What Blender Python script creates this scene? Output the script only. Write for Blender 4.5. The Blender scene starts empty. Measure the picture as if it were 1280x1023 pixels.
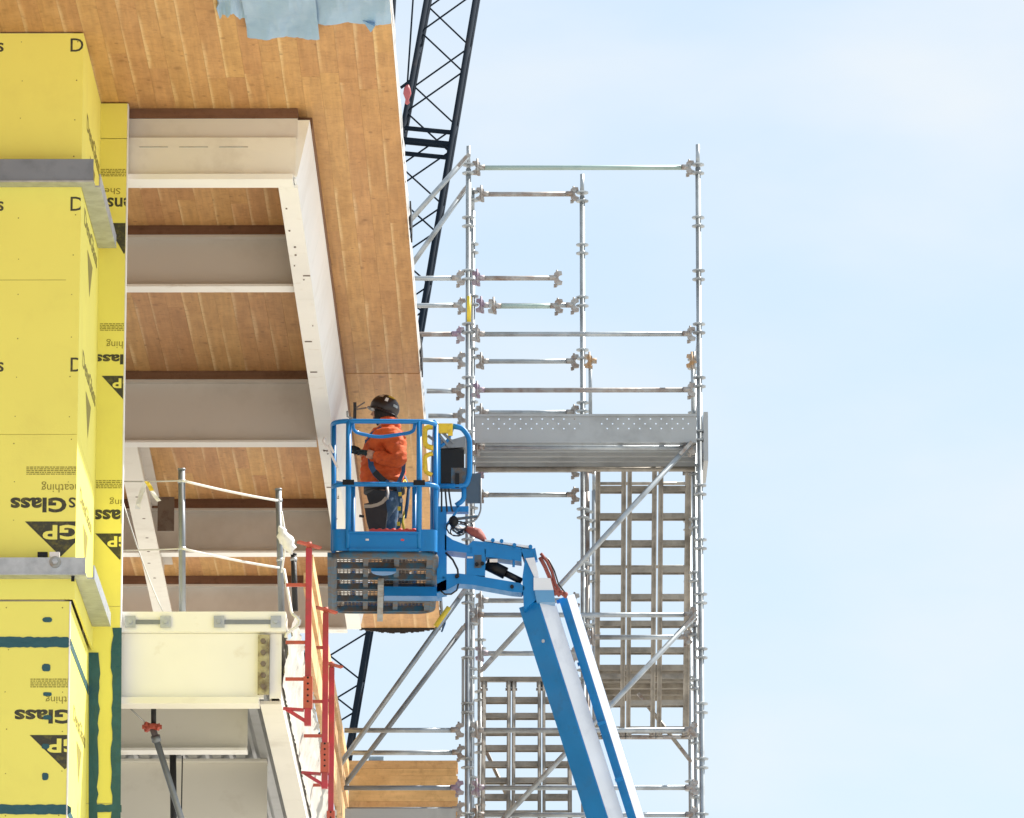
import bpy, bmesh, math, random
from mathutils import Vector, Matrix
random.seed(7)
S = bpy.context.scene
col = S.collection
rad = math.radians

# ---------------------------------------------------------------- camera
FPX = 7950.0
TANP = 1858.5 / FPX
PITCH = math.atan(TANP)
YAW = 0.0049
CAMZ = 1.6
cd = bpy.data.cameras.new('camera')
cam = bpy.data.objects.new('camera', cd); col.objects.link(cam)
cam.location = (0, 0, CAMZ)
cam.rotation_euler = (math.pi / 2 + PITCH, 0, YAW)
cd.sensor_fit = 'HORIZONTAL'; cd.sensor_width = 36.0
cd.lens = FPX / 1280 * 36.0
cd.clip_start = 0.5; cd.clip_end = 6000
S.camera = cam

# ---------------------------------------------------------------- sky, sun, exposure
SUN_EL, SUN_AZ = rad(50), rad(60)          # azimuth from +Y towards +X
W = bpy.data.worlds.new('World'); S.world = W; W.use_nodes = True
wn, wl = W.node_tree.nodes, W.node_tree.links
for n in list(wn): wn.remove(n)
wo = wn.new('ShaderNodeOutputWorld'); bg = wn.new('ShaderNodeBackground')
sky = wn.new('ShaderNodeTexSky'); sky.sky_type = 'NISHITA'; sky.sun_disc = False
sky.sun_elevation = SUN_EL; sky.sun_rotation = SUN_AZ
sky.altitude = 0; sky.air_density = 1.0; sky.dust_density = 1.2; sky.ozone_density = 1.5
tc = wn.new('ShaderNodeTexCoord')
mp = wn.new('ShaderNodeMapping'); mp.inputs['Scale'].default_value = (5.5, 5.5, 13)
mp.inputs['Rotation'].default_value = (0.0, 0.25, 0.0)
mp.inputs['Location'].default_value = (3.1, 0.4, 1.9)
nz = wn.new('ShaderNodeTexNoise'); nz.inputs['Scale'].default_value = 1.6
nz.inputs['Detail'].default_value = 6; nz.inputs['Roughness'].default_value = 0.5
rp = wn.new('ShaderNodeMapRange'); rp.interpolation_type = 'SMOOTHSTEP'
rp.inputs['From Min'].default_value = 0.34; rp.inputs['From Max'].default_value = 0.80
rp.inputs['To Min'].default_value = 0.05; rp.inputs['To Max'].default_value = 0.9
mx = wn.new('ShaderNodeMix'); mx.data_type = 'RGBA'
mx.inputs['B'].default_value = (3.95, 4.12, 4.22, 1)
bg.inputs['Strength'].default_value = 0.10
wl.new(tc.outputs['Generated'], mp.inputs['Vector']); wl.new(mp.outputs[0], nz.inputs['Vector'])
wl.new(nz.outputs['Fac'], rp.inputs['Value']); wl.new(rp.outputs[0], mx.inputs['Factor'])
veil = wn.new('ShaderNodeMix'); veil.data_type = 'RGBA'; veil.inputs['Factor'].default_value = 0.72
veil.inputs['B'].default_value = (2.95, 3.55, 4.02, 1)
wl.new(sky.outputs[0], veil.inputs['A']); wl.new(veil.outputs['Result'], mx.inputs['A']); wl.new(mx.outputs['Result'], bg.inputs['Color'])
wl.new(bg.outputs[0], wo.inputs['Surface'])
sd = bpy.data.lights.new('sun', 'SUN'); sd.energy = 4.0; sd.angle = rad(0.6); sd.color = (1.0, 0.95, 0.87)
so = bpy.data.objects.new('sun', sd); col.objects.link(so)
tosun = Vector((math.cos(SUN_EL) * math.sin(SUN_AZ), math.cos(SUN_EL) * math.cos(SUN_AZ), math.sin(SUN_EL)))
so.rotation_euler = tosun.to_track_quat('Z', 'Y').to_euler(); so.location = (20, 20, 60)
S.view_settings.view_transform = 'Standard'; S.view_settings.look = 'None'
S.view_settings.exposure = 1.2; S.view_settings.gamma = 1.0
S.view_settings.use_curve_mapping = False

# ---------------------------------------------------------------- sight lines -> places
_m = cam.rotation_euler.to_matrix()
def ray(px, py):
    d = _m @ Vector(((px - 640) / FPX, (511.5 - py) / FPX, -1)); return d / d.y
C0 = Vector((0, 0, CAMZ))
def at(px, py, Y): return C0 + ray(px, py) * Y
def onz(px, py, Z): d = ray(px, py); return C0 + d * ((Z - CAMZ) / d.z)
def onx(px, py, X): d = ray(px, py); return C0 + d * (X / d.x)
def Zat(py, Y, px=400): return at(px, py, Y).z
def Xat(px, Y, py=500): return at(px, py, Y).x

# ---------------------------------------------------------------- mesh helpers
WL = {}
def empty(name, loc, label=None, cat=None, group=None, parent=None):
    o = bpy.data.objects.new(name, None); col.objects.link(o); o.empty_display_size = 0.1
    loc = Vector(loc); WL[o] = loc
    if parent: o.parent = parent; o.location = loc - WL[parent]
    else: o.location = loc
    return tag(o, label, cat, group)
HOOK = [None]
def tag(o, label=None, cat=None, group=None, kind=None):
    if label: o['label'] = label
    if cat: o['category'] = cat; o['kind'] = 'thing'
    if group: o['group'] = group
    if kind: o['kind'] = kind
    return o
def frame(d, up=Vector((0, 0, 1))):
    d = d.normalized()
    if abs(d.dot(up)) > 0.99: up = Vector((0, 1, 0))
    a = d.cross(up).normalized(); b = a.cross(d).normalized(); return a, b
class MB:
    def __init__(s): s.v = []; s.f = []; s.sm = []
    def add(s, vs, fs, smooth=False):
        o = len(s.v); s.v += [Vector(x) for x in vs]
        for f in fs: s.f.append([i + o for i in f]); s.sm.append(smooth)
        return s
    def box(s, lo, hi):
        x0, y0, z0 = lo; x1, y1, z1 = hi
        if x0 > x1: x0, x1 = x1, x0
        if y0 > y1: y0, y1 = y1, y0
        if z0 > z1: z0, z1 = z1, z0
        return s.add([(x0,y0,z0),(x1,y0,z0),(x1,y1,z0),(x0,y1,z0),(x0,y0,z1),(x1,y0,z1),(x1,y1,z1),(x0,y1,z1)],
              [(0,3,2,1),(4,5,6,7),(0,1,5,4),(1,2,6,5),(2,3,7,6),(3,0,4,7)])
    def bar(s, p0, p1, w, h, up=Vector((0,0,1))):
        p0 = Vector(p0); p1 = Vector(p1); a, b = frame(p1 - p0, up); a = a * w / 2; b = b * h / 2
        vs = [p + q for p in (p0, p1) for q in (-a - b, a - b, a + b, -a + b)]
        return s.add(vs, [(3,2,1,0),(4,5,6,7),(0,1,5,4),(1,2,6,5),(2,3,7,6),(3,0,4,7)])
    def tube(s, p0, p1, r, n=12, r1=None):
        return s.pipe([p0, p1], r, n, r1)
    def pipe(s, pts, r, n=10, r1=None, closed=False):
        pts = [Vector(p) for p in pts]; m = len(pts); o = len(s.v); prev = None
        for i, p in enumerate(pts):
            if closed: d = pts[(i + 1) % m] - pts[i - 1]
            elif i == 0: d = pts[1] - p
            elif i == m - 1: d = p - pts[i - 1]
            else: d = (pts[i + 1] - p).normalized() + (p - pts[i - 1]).normalized()
            d = d.normalized()
            if prev is None: a, b = frame(d)
            else:
                a = prev - d * prev.dot(d)
                a = a.normalized() if a.length > 1e-6 else frame(d)[0]
                b = a.cross(d).normalized()
            prev = a
            rr = r if r1 is None else r + (r1 - r) * i / max(1, m - 1)
            for k in range(n):
                t = 2 * math.pi * k / n; s.v.append(p + (a * math.cos(t) + b * math.sin(t)) * rr)
        for i in range(m if closed else m - 1):
            j = (i + 1) % m
            for k in range(n):
                k2 = (k + 1) % n
                s.f.append([o + i*n + k, o + j*n + k, o + j*n + k2, o + i*n + k2]); s.sm.append(True)
        if not closed:
            s.f.append([o + k for k in range(n)]); s.sm.append(False)
            s.f.append([o + (m-1)*n + k for k in range(n)][::-1]); s.sm.append(False)
        return s
    def prism(s, poly, off):                       # poly: list of 3D points, off: extrusion vector
        off = Vector(off); n = len(poly); vs = [Vector(p) for p in poly] + [Vector(p) + off for p in poly]
        fs = [tuple(range(n))[::-1], tuple(range(n, 2*n))] + [(i, (i+1) % n, (i+1) % n + n, i + n) for i in range(n)]
        return s.add(vs, fs)
    def loft(s, rings, smooth=True, cap=True):
        o = len(s.v); n = len(rings[0])
        for r in rings: s.v += [Vector(p) for p in r]
        for i in range(len(rings) - 1):
            for k in range(n):
                k2 = (k + 1) % n
                s.f.append([o+i*n+k, o+i*n+k2, o+(i+1)*n+k2, o+(i+1)*n+k]); s.sm.append(smooth)
        if cap:
            s.f.append([o + k for k in range(n)][::-1]); s.sm.append(False)
            s.f.append([o + (len(rings)-1)*n + k for k in range(n)]); s.sm.append(False)
        return s
    def ball(s, c, r, n=12, m=8):
        c = Vector(c); r = Vector(r) if not isinstance(r, (int, float)) else Vector((r, r, r))
        rings = []
        for i in range(m + 1):
            t = -math.pi/2 + math.pi * min(max(i / m, 0.02), 0.98)
            rings.append([c + Vector((r.x*math.cos(t)*math.cos(2*math.pi*k/n), r.y*math.cos(t)*math.sin(2*math.pi*k/n), r.z*math.sin(t))) for k in range(n)])
        return s.loft(rings)
    def mesh(s, name, fix=True):
        c = Vector((0, 0, 0))
        if s.v:
            lo = [min(v[i] for v in s.v) for i in range(3)]; hi = [max(v[i] for v in s.v) for i in range(3)]
            c = Vector([(a + b) / 2 for a, b in zip(lo, hi)])
        me = bpy.data.meshes.new(name); me.from_pydata([v - c for v in s.v], [], s.f)
        me.polygons.foreach_set('use_smooth', s.sm)
        if fix:
            bm = bmesh.new(); bm.from_mesh(me); bmesh.ops.recalc_face_normals(bm, faces=bm.faces); bm.to_mesh(me); bm.free()
        return me, c
    def build(s, name, mat, parent=None, kind=None, fix=True, label=None):
        if HOOK[0]: s.v = [HOOK[0](v) for v in s.v]
        me, c = s.mesh(name, fix); me.materials.append(mat)
        return link(name, me, c, parent, kind=kind, label=label)
def link(name, me, c, parent=None, rot=None, scale=None, kind=None, label=None):
    o = bpy.data.objects.new(name, me); col.objects.link(o); c = Vector(c); WL[o] = c
    if parent is not None: o.parent = parent; o.location = c - WL[parent]
    else: o.location = c
    if rot: o.rotation_euler = rot
    if scale: o.scale = scale
    if kind: o['kind'] = kind
    if label: o['label'] = label
    return o
def bend(pts, r, n=5):                             # round the corners of a path
    pts = [Vector(p) for p in pts]; out = [pts[0]]
    for i in range(1, len(pts) - 1):
        a, b, c = pts[i-1], pts[i], pts[i+1]
        rr = min(r, (a-b).length*0.45, (c-b).length*0.45)
        p = b + (a-b).normalized()*rr; q = b + (c-b).normalized()*rr
        for k in range(n + 1):
            t = k / n; out.append(p*(1-t)**2 + b*2*t*(1-t) + q*t*t)
    return out + [pts[-1]]
def loop(x0, x1, y0, y1, z, r, n=5):
    P = []
    for (cx, cy, a0) in ((x1-r, y0+r, -90), (x1-r, y1-r, 0), (x0+r, y1-r, 90), (x0+r, y0+r, 180)):
        for k in range(n + 1):
            a = rad(a0 + 90*k/n); P.append((cx + r*math.cos(a), cy + r*math.sin(a), z))
    return P

# ---------------------------------------------------------------- materials
def newmat(name):
    m = bpy.data.materials.new(name); m.use_nodes = True
    return m, m.node_tree.nodes, m.node_tree.links, m.node_tree.nodes['Principled BSDF']
def paint(name, c, rough=0.5, metal=0.0, dirt=None, dscale=4.0, damt=0.5, dlo=0.5, dhi=0.75, bump=0.0, bscale=30, coat=0.0, spec=0.5, vary=0.06, stretch=(1,1,1)):
    m, N, L, B = newmat(name)
    B.inputs['Roughness'].default_value = rough; B.inputs['Metallic'].default_value = metal
    B.inputs['Specular IOR Level'].default_value = spec
    B.inputs['Coat Weight'].default_value = coat
    g = N.new('ShaderNodeNewGeometry'); mpp = N.new('ShaderNodeMapping'); mpp.inputs['Scale'].default_value = stretch
    L.new(g.outputs['Position'], mpp.inputs['Vector'])
    n1 = N.new('ShaderNodeTexNoise'); n1.inputs['Scale'].default_value = dscale; n1.inputs['Detail'].default_value = 8; n1.inputs['Roughness'].default_value = 0.62
    L.new(mpp.outputs[0], n1.inputs['Vector'])
    r = N.new('ShaderNodeMapRange'); r.inputs['From Min'].default_value = dlo; r.inputs['From Max'].default_value = dhi
    r.inputs['To Max'].default_value = damt
    L.new(n1.outputs['Fac'], r.inputs['Value'])
    n2 = N.new('ShaderNodeTexNoise'); n2.inputs['Scale'].default_value = dscale*0.4; n2.inputs['Detail'].default_value = 3
    L.new(mpp.outputs[0], n2.inputs['Vector'])
    hv = N.new('ShaderNodeHueSaturation'); hv.inputs['Color'].default_value = (*c, 1)
    r2 = N.new('ShaderNodeMapRange'); r2.inputs['From Min'].default_value = 0.3; r2.inputs['From Max'].default_value = 0.7
    r2.inputs['To Min'].default_value = 1 - vary; r2.inputs['To Max'].default_value = 1 + vary
    L.new(n2.outputs['Fac'], r2.inputs['Value']); L.new(r2.outputs[0], hv.inputs['Value'])
    mix = N.new('ShaderNodeMix'); mix.data_type = 'RGBA'
    d = dirt if dirt else tuple(x*0.6 for x in c)
    mix.inputs['B'].default_value = (*d, 1)
    L.new(hv.outputs[0], mix.inputs['A']); L.new(r.outputs[0], mix.inputs['Factor'])
    L.new(mix.outputs['Result'], B.inputs['Base Color'])
    if bump:
        n3 = N.new('ShaderNodeTexNoise'); n3.inputs['Scale'].default_value = bscale; n3.inputs['Detail'].default_value = 4
        L.new(mpp.outputs[0], n3.inputs['Vector'])
        b = N.new('ShaderNodeBump'); b.inputs['Strength'].default_value = bump; b.inputs['Distance'].default_value = 0.02
        L.new(n3.outputs['Fac'], b.inputs['Height']); L.new(b.outputs[0], B.inputs['Normal'])
    return m
def wood(name, c, streak, knot, axis=1, streak_amt=0.8, across=0):
    """boards: grain along `axis`, pale sapwood strips along some edges, round knots"""
    m, N, L, B = newmat(name); B.inputs['Roughness'].default_value = 0.62; B.inputs['Specular IOR Level'].default_value = 0.3
    g = N.new('ShaderNodeNewGeometry'); oi = N.new('ShaderNodeObjectInfo')
    def math_(op, a, b=None, c_=None):
        n = N.new('ShaderNodeMath'); n.operation = op
        for i, x in enumerate((a, b, c_)):
            if x is None: continue
            if isinstance(x, (int, float)): n.inputs[i].default_value = x
            else: L.new(x, n.inputs[i])
        return n.outputs[0]
    off = N.new('ShaderNodeCombineXYZ'); k = math_('MULTIPLY', oi.outputs['Random'], 57.0)
    for i in range(3): L.new(k, off.inputs[i])
    add = N.new('ShaderNodeVectorMath'); add.operation = 'ADD'
    L.new(g.outputs['Position'], add.inputs[0]); L.new(off.outputs[0], add.inputs[1])
    def noise(scale, sc, detail=5, rough=0.55):
        mp_ = N.new('ShaderNodeMapping'); mp_.inputs['Scale'].default_value = sc; L.new(add.outputs[0], mp_.inputs['Vector'])
        n = N.new('ShaderNodeTexNoise'); n.inputs['Scale'].default_value = scale; n.inputs['Detail'].default_value = detail; n.inputs['Roughness'].default_value = rough
        L.new(mp_.outputs[0], n.inputs['Vector']); return n.outputs['Fac']
    al = [1.0, 1.0, 1.0]; al[axis] = 0.05
    grain = noise(26, tuple(al), 6, 0.65)
    al2 = [1.0, 1.0, 1.0]; al2[axis] = 0.14
    broad = noise(3.2, tuple(al2), 4)
    def mixc(fac, a, b):
        n = N.new('ShaderNodeMix'); n.data_type = 'RGBA'; L.new(fac, n.inputs['Factor'])
        for s_, x in (('A', a), ('B', b)):
            if isinstance(x, tuple): n.inputs[s_].default_value = (*x, 1)
            else: L.new(x, n.inputs[s_])
        return n.outputs['Result']
    def ramp(x, a, b, lo=0.0, hi=1.0):
        n = N.new('ShaderNodeMapRange'); n.inputs['From Min'].default_value = a; n.inputs['From Max'].default_value = b
        n.inputs['To Min'].default_value = lo; n.inputs['To Max'].default_value = hi; L.new(x, n.inputs['Value']); return n.outputs[0]
    base = mixc(ramp(grain, 0.3, 0.7), tuple(x*0.78 for x in c), tuple(min(1, x*1.16) for x in c))
    base = mixc(ramp(broad, 0.35, 0.7, 0, 0.45), base, tuple(x*y for x, y in zip(c, (0.72, 0.62, 0.5))))
    # pale strip at one side of some boards
    tcn = N.new('ShaderNodeTexCoord'); sep = N.new('ShaderNodeSeparateXYZ'); L.new(tcn.outputs['Generated'], sep.inputs[0])
    wob = math_('MULTIPLY_ADD', noise(0.8, (1, 1, 1), 3), 0.5, -0.25)
    e = math_('ADD', sep.outputs[across], wob)
    strip = ramp(e, 0.20, 0.06)
    strip = math_('MULTIPLY', strip, ramp(noise(0.55, (1, 1, 1), 1), 0.44, 0.56))
    base = mixc(math_('MULTIPLY', strip, streak_amt), base, streak)
    vv = N.new('ShaderNodeTexVoronoi'); vv.inputs['Scale'].default_value = 4.6; vv.inputs['Randomness'].default_value = 1.0
    mk = N.new('ShaderNodeMapping'); sc = [1.0, 1.0, 1.0]; sc[axis] = 0.62; mk.inputs['Scale'].default_value = sc
    L.new(add.outputs[0], mk.inputs['Vector']); L.new(mk.outputs[0], vv.inputs['Vector'])
    sepc = N.new('ShaderNodeSeparateXYZ'); L.new(vv.outputs['Color'], sepc.inputs[0])
    size = ramp(sepc.outputs[0], 0.35, 1.0, 0.0, 0.15)
    kn = math_('SUBTRACT', size, vv.outputs['Distance'])
    base = mixc(ramp(kn, -0.05, 0.06, 0, 0.6), base, knot)
    fig = noise(17, (1.0, 1.0, 1.0), 6, 0.7)
    base = mixc(ramp(fig, 0.5, 0.70, 0, 0.55), base, tuple(x*y for x, y in zip(c, (0.55, 0.48, 0.40))))
    fig2 = noise(5.0, (1.0, 0.7, 1.0), 5, 0.6)
    base = mixc(ramp(fig2, 0.46, 0.7, 0, 0.32), base, tuple(min(1, x*y) for x, y in zip(c, (1.3, 1.36, 1.45))))
    v2 = N.new('ShaderNodeTexVoronoi'); v2.inputs['Scale'].default_value = 13.0; L.new(mk.outputs[0], v2.inputs['Vector'])
    s2 = N.new('ShaderNodeSeparateXYZ'); L.new(v2.outputs['Color'], s2.inputs[0])
    k2 = math_('SUBTRACT', ramp(s2.outputs[1], 0.55, 1.0, 0.0, 0.26), v2.outputs['Distance'])
    base = mixc(ramp(k2, -0.03, 0.12, 0, 0.55), base, knot)
    hs = N.new('ShaderNodeHueSaturation'); L.new(base, hs.inputs['Color'])
    L.new(math_('MULTIPLY_ADD', oi.outputs['Random'], 0.15, 0.925), hs.inputs['Value'])
    L.new(math_('MULTIPLY_ADD', oi.outputs['Random'], 0.012, 0.494), hs.inputs['Hue'])
    L.new(hs.outputs[0], B.inputs['Base Color'])
    b = N.new('ShaderNodeBump'); b.inputs['Strength'].default_value = 0.12; b.inputs['Distance'].default_value = 0.01
    L.new(grain, b.inputs['Height']); L.new(b.outputs[0], B.inputs['Normal'])
    return m

M = {}
M['soffit'] = wood('timber_soffit', (0.55, 0.305, 0.122), (0.78, 0.57, 0.31), (0.22, 0.10, 0.035), streak_amt=0.62)
M['timber_x'] = wood('timber_laminate', (0.70, 0.44, 0.20), (0.82, 0.62, 0.38), (0.34, 0.17, 0.06), axis=0, streak_amt=0.2)
M['rail_wood'] = wood('guard_plank', (0.72, 0.47, 0.24), (0.82, 0.66, 0.42), (0.30, 0.15, 0.06), axis=1, streak_amt=0.2)
M['nailer'] = wood('nailer_wood', (0.20, 0.105, 0.06), (0.26, 0.15, 0.09), (0.05, 0.025, 0.015), axis=0, streak_amt=0.3)
M['slab_core'] = paint('slab_core', (0.45, 0.40, 0.34), 0.9)
M['edge_white'] = paint('slab_edge_wrap', (0.55, 0.56, 0.57), 0.6, dirt=(0.28, 0.28, 0.28), dscale=5, bump=0.4, bscale=14)
M['membrane_cream'] = paint('cream_membrane', (0.50, 0.48, 0.43), 0.65, dirt=(0.34, 0.31, 0.26), dscale=5, bump=0.5, bscale=12)
M['black'] = paint('black_membrane', (0.02, 0.02, 0.022), 0.6, bump=0.3)
M['primer'] = paint('primed_steel', (0.80, 0.775, 0.69), 0.55, dirt=(0.42, 0.36, 0.27), dscale=2.2, damt=0.5, dlo=0.55, dhi=0.85, vary=0.05)
M['primer_grey'] = paint('grey_primed_steel', (0.66, 0.625, 0.575), 0.6, dirt=(0.36, 0.31, 0.26), dscale=1.4, damt=0.55, dlo=0.5, dhi=0.85)
M['white_steel'] = paint('white_steel', (0.86, 0.85, 0.80), 0.5, dirt=(0.50, 0.40, 0.25), dscale=3.2, damt=0.7, dlo=0.6, dhi=0.82, vary=0.05)
M['fascia'] = paint('pale_fascia', (0.82, 0.83, 0.83), 0.55, dirt=(0.55, 0.53, 0.48), dscale=1.6, damt=0.4)
M['yellow'] = paint('yellow_sheathing', (0.84, 0.775, 0.17), 0.75, dirt=(0.70, 0.61, 0.14), dscale=2.6, damt=0.45, dlo=0.5, dhi=0.85, bump=0.05, bscale=60, vary=0.03, spec=0.3)
M['ink'] = paint('print_black', (0.045, 0.045, 0.03), 0.7, dirt=(0.16, 0.14, 0.03), dscale=26, damt=0.8, dlo=0.5, dhi=0.7)
M['ink_pale'] = paint('print_faint', (0.26, 0.22, 0.035), 0.7, dirt=(0.4, 0.34, 0.05), dscale=20, damt=0.6)
M['teal'] = paint('flashing_teal', (0.013, 0.085, 0.105), 0.45, dirt=(0.02, 0.12, 0.16), dscale=9, damt=0.7, bump=0.3, bscale=22)
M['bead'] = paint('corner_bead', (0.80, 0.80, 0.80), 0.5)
M['galv'] = paint('galvanized_steel', (0.50, 0.53, 0.56), 0.45, 0.55, dirt=(0.30, 0.32, 0.35), dscale=9, damt=0.7, dlo=0.4, dhi=0.7, vary=0.12)
M['galv_dark'] = paint('dark_galvanized', (0.22, 0.25, 0.30), 0.55, 0.3, dirt=(0.15, 0.17, 0.20), dscale=9, damt=0.7)  # darker tone for the upper angle's front leg
M['scaf'] = paint('scaffold_galvanized', (0.40, 0.435, 0.46), 0.42, 0.6, dirt=(0.20, 0.205, 0.21), dscale=6, damt=0.75, dlo=0.46, dhi=0.72, vary=0.15)
M['scaf_rust'] = paint('scaffold_rusty', (0.38, 0.37, 0.36), 0.6, 0.4, dirt=(0.22, 0.15, 0.12), dscale=7, damt=0.85, dlo=0.42, dhi=0.66, vary=0.15)
M['scaf_green'] = paint('scaffold_green_grey', (0.36, 0.46, 0.43), 0.5, 0.4, dirt=(0.22, 0.30, 0.27), dscale=5, damt=0.6)
M['clamp'] = paint('clamp_steel', (0.40, 0.40, 0.39), 0.55, 0.4, dirt=(0.24, 0.17, 0.13), dscale=16, damt=0.9, dlo=0.4, dhi=0.62, vary=0.2)
M['clamp_rust'] = paint('clamp_rusty', (0.34, 0.30, 0.275), 0.6, 0.3, dirt=(0.42, 0.42, 0.41), dscale=18, damt=0.9, dlo=0.45, dhi=0.6)
M['clamp_orange'] = paint('clamp_orange', (0.45, 0.27, 0.13), 0.55, 0.1, dirt=(0.40, 0.38, 0.35), dscale=18, damt=0.9, dlo=0.45, dhi=0.6)
M['clamp_purple'] = paint('clamp_purple', (0.28, 0.20, 0.27), 0.55, 0.1, dirt=(0.40, 0.39, 0.38), dscale=18, damt=0.9, dlo=0.45, dhi=0.6)
M['plank'] = paint('steel_plank', (0.40, 0.415, 0.42), 0.5, 0.4, dirt=(0.22, 0.22, 0.215), dscale=3, damt=0.6)
M['stair'] = paint('stair_steel', (0.36, 0.33, 0.285), 0.5, 0.4, dirt=(0.11, 0.096, 0.078), dscale=5, damt=0.8, dlo=0.42, dhi=0.7, vary=0.12)
M['blue'] = paint('lift_blue', (0.003, 0.185, 0.50), 0.42, dirt=(0.02, 0.10, 0.22), dscale=9, damt=0.5, dlo=0.56, dhi=0.8, coat=0.1, spec=0.35, vary=0.08)
M['blue_dirty'] = paint('worn_lift_blue', (0.02, 0.115, 0.21), 0.6, dirt=(0.10, 0.08, 0.065), dscale=11, damt=0.95, dlo=0.38, dhi=0.56)
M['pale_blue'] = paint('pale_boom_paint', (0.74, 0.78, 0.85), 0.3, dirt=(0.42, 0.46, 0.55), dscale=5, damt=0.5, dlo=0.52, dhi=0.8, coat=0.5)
M['mesh'] = paint('platform_mesh', (0.25, 0.20, 0.155), 0.6, 0.2, dirt=(0.10, 0.10, 0.11), dscale=9, damt=0.8, dlo=0.4, dhi=0.6)
M['worn_grey'] = paint('worn_grey_blue', (0.33, 0.38, 0.40), 0.6, 0.1, dirt=(0.25, 0.18, 0.12), dscale=14, damt=0.8, dlo=0.45, dhi=0.65)
M['dark'] = paint('dark_plastic', (0.007, 0.008, 0.010), 0.5, spec=0.3)
M['hose'] = paint('rubber_hose', (0.014, 0.014, 0.016), 0.4)
M['red_hose'] = paint('red_hose_sleeve', (0.27, 0.07, 0.055), 0.7, bump=0.4)
M['yel_plastic'] = paint('yellow_guard', (0.82, 0.56, 0.03), 0.45, dirt=(0.45, 0.3, 0.05), dscale=20, damt=0.7, dlo=0.52, dhi=0.7)
M['red'] = paint('red_post', (0.43, 0.035, 0.055), 0.5, dirt=(0.27, 0.06, 0.04), dscale=8, damt=0.8, dlo=0.45, dhi=0.7, vary=0.15)
M['orange_red'] = paint('rusty_red_head', (0.45, 0.085, 0.05), 0.6, dirt=(0.25, 0.10, 0.06), dscale=10, damt=0.8)
M['red_plastic'] = paint('red_plastic', (0.68, 0.05, 0.045), 0.45)
M['navy'] = paint('crane_navy', (0.008, 0.015, 0.026), 0.85, spec=0.1, dirt=(0.10, 0.07, 0.06), dscale=1.2, damt=0.5, dlo=0.58, dhi=0.8)
M['blue_sheet'] = paint('blue_membrane', (0.27, 0.43, 0.62), 0.45, dirt=(0.19, 0.33, 0.50), dscale=3, bump=0.7, bscale=4, coat=0.2)
M['white_rag'] = paint('white_rag', (0.78, 0.78, 0.76), 0.8, bump=0.4)
M['rope'] = paint('steel_rope', (0.55, 0.55, 0.53), 0.5, 0.4)
M['post'] = paint('dark_pipe', (0.23, 0.25, 0.27), 0.45, 0.5, dirt=(0.12, 0.12, 0.12), dscale=8)
M['rust'] = paint('rusty_iron', (0.20, 0.16, 0.13), 0.65, 0.4, dirt=(0.10, 0.06, 0.04), dscale=12, damt=0.8)
M['deck'] = paint('metal_deck', (0.42, 0.43, 0.43), 0.45, 0.4)
M['concrete'] = paint('concrete', (0.42, 0.41, 0.38), 0.85)
M['jacket'] = paint('orange_jacket', (0.62, 0.10, 0.016), 0.8, dirt=(0.32, 0.034, 0.008), dscale=9, damt=0.8, bump=0.8, bscale=9, stretch=(1, 1, 1.6))
M['jeans'] = paint('jeans', (0.04, 0.09, 0.17), 0.85, dirt=(0.17, 0.25, 0.36), dscale=12, damt=0.7, bump=0.6, bscale=14)  # paler patches put the highlights of the denim into its colour
M['skin'] = paint('skin', (0.55, 0.32, 0.22), 0.55)
M['glove'] = paint('dark_glove', (0.012, 0.026, 0.028), 0.75)
M['helmet'] = paint('brown_helmet', (0.018, 0.008, 0.007), 0.38, coat=0.15)
M['hair'] = paint('dark_hair', (0.016, 0.011, 0.009), 0.8, bump=0.6, bscale=60)
M['strap'] = paint('harness_blue', (0.025, 0.09, 0.20), 0.7)
M['strap_dark'] = paint('harness_dark', (0.02, 0.022, 0.026), 0.7)
M['leather'] = paint('tool_bag_leather', (0.018, 0.013, 0.015), 0.5, dirt=(0.05, 0.036, 0.032), dscale=12, damt=0.5)
M['trim'] = paint('bag_trim', (0.50, 0.42, 0.33), 0.7)
M['sticker'] = paint('white_sticker', (0.75, 0.72, 0.70), 0.5)
M['sticker_y'] = paint('yellow_sticker', (0.60, 0.42, 0.03), 0.5)
M['tape'] = paint('yellow_tape', (0.80, 0.60, 0.05), 0.5)
M['ground'] = paint('site_ground', (0.46, 0.43, 0.385), 0.95, dirt=(0.38, 0.355, 0.32), dscale=0.3, bump=0.5, bscale=3)
M['tyre'] = paint('tyre', (0.02, 0.02, 0.02), 0.8)

# ================================================================ ground
g = MB(); g.box((-1500, -900, -0.3), (1500, 2500, 0)); tag(g.build('ground', M['ground']), kind='structure')

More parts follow.
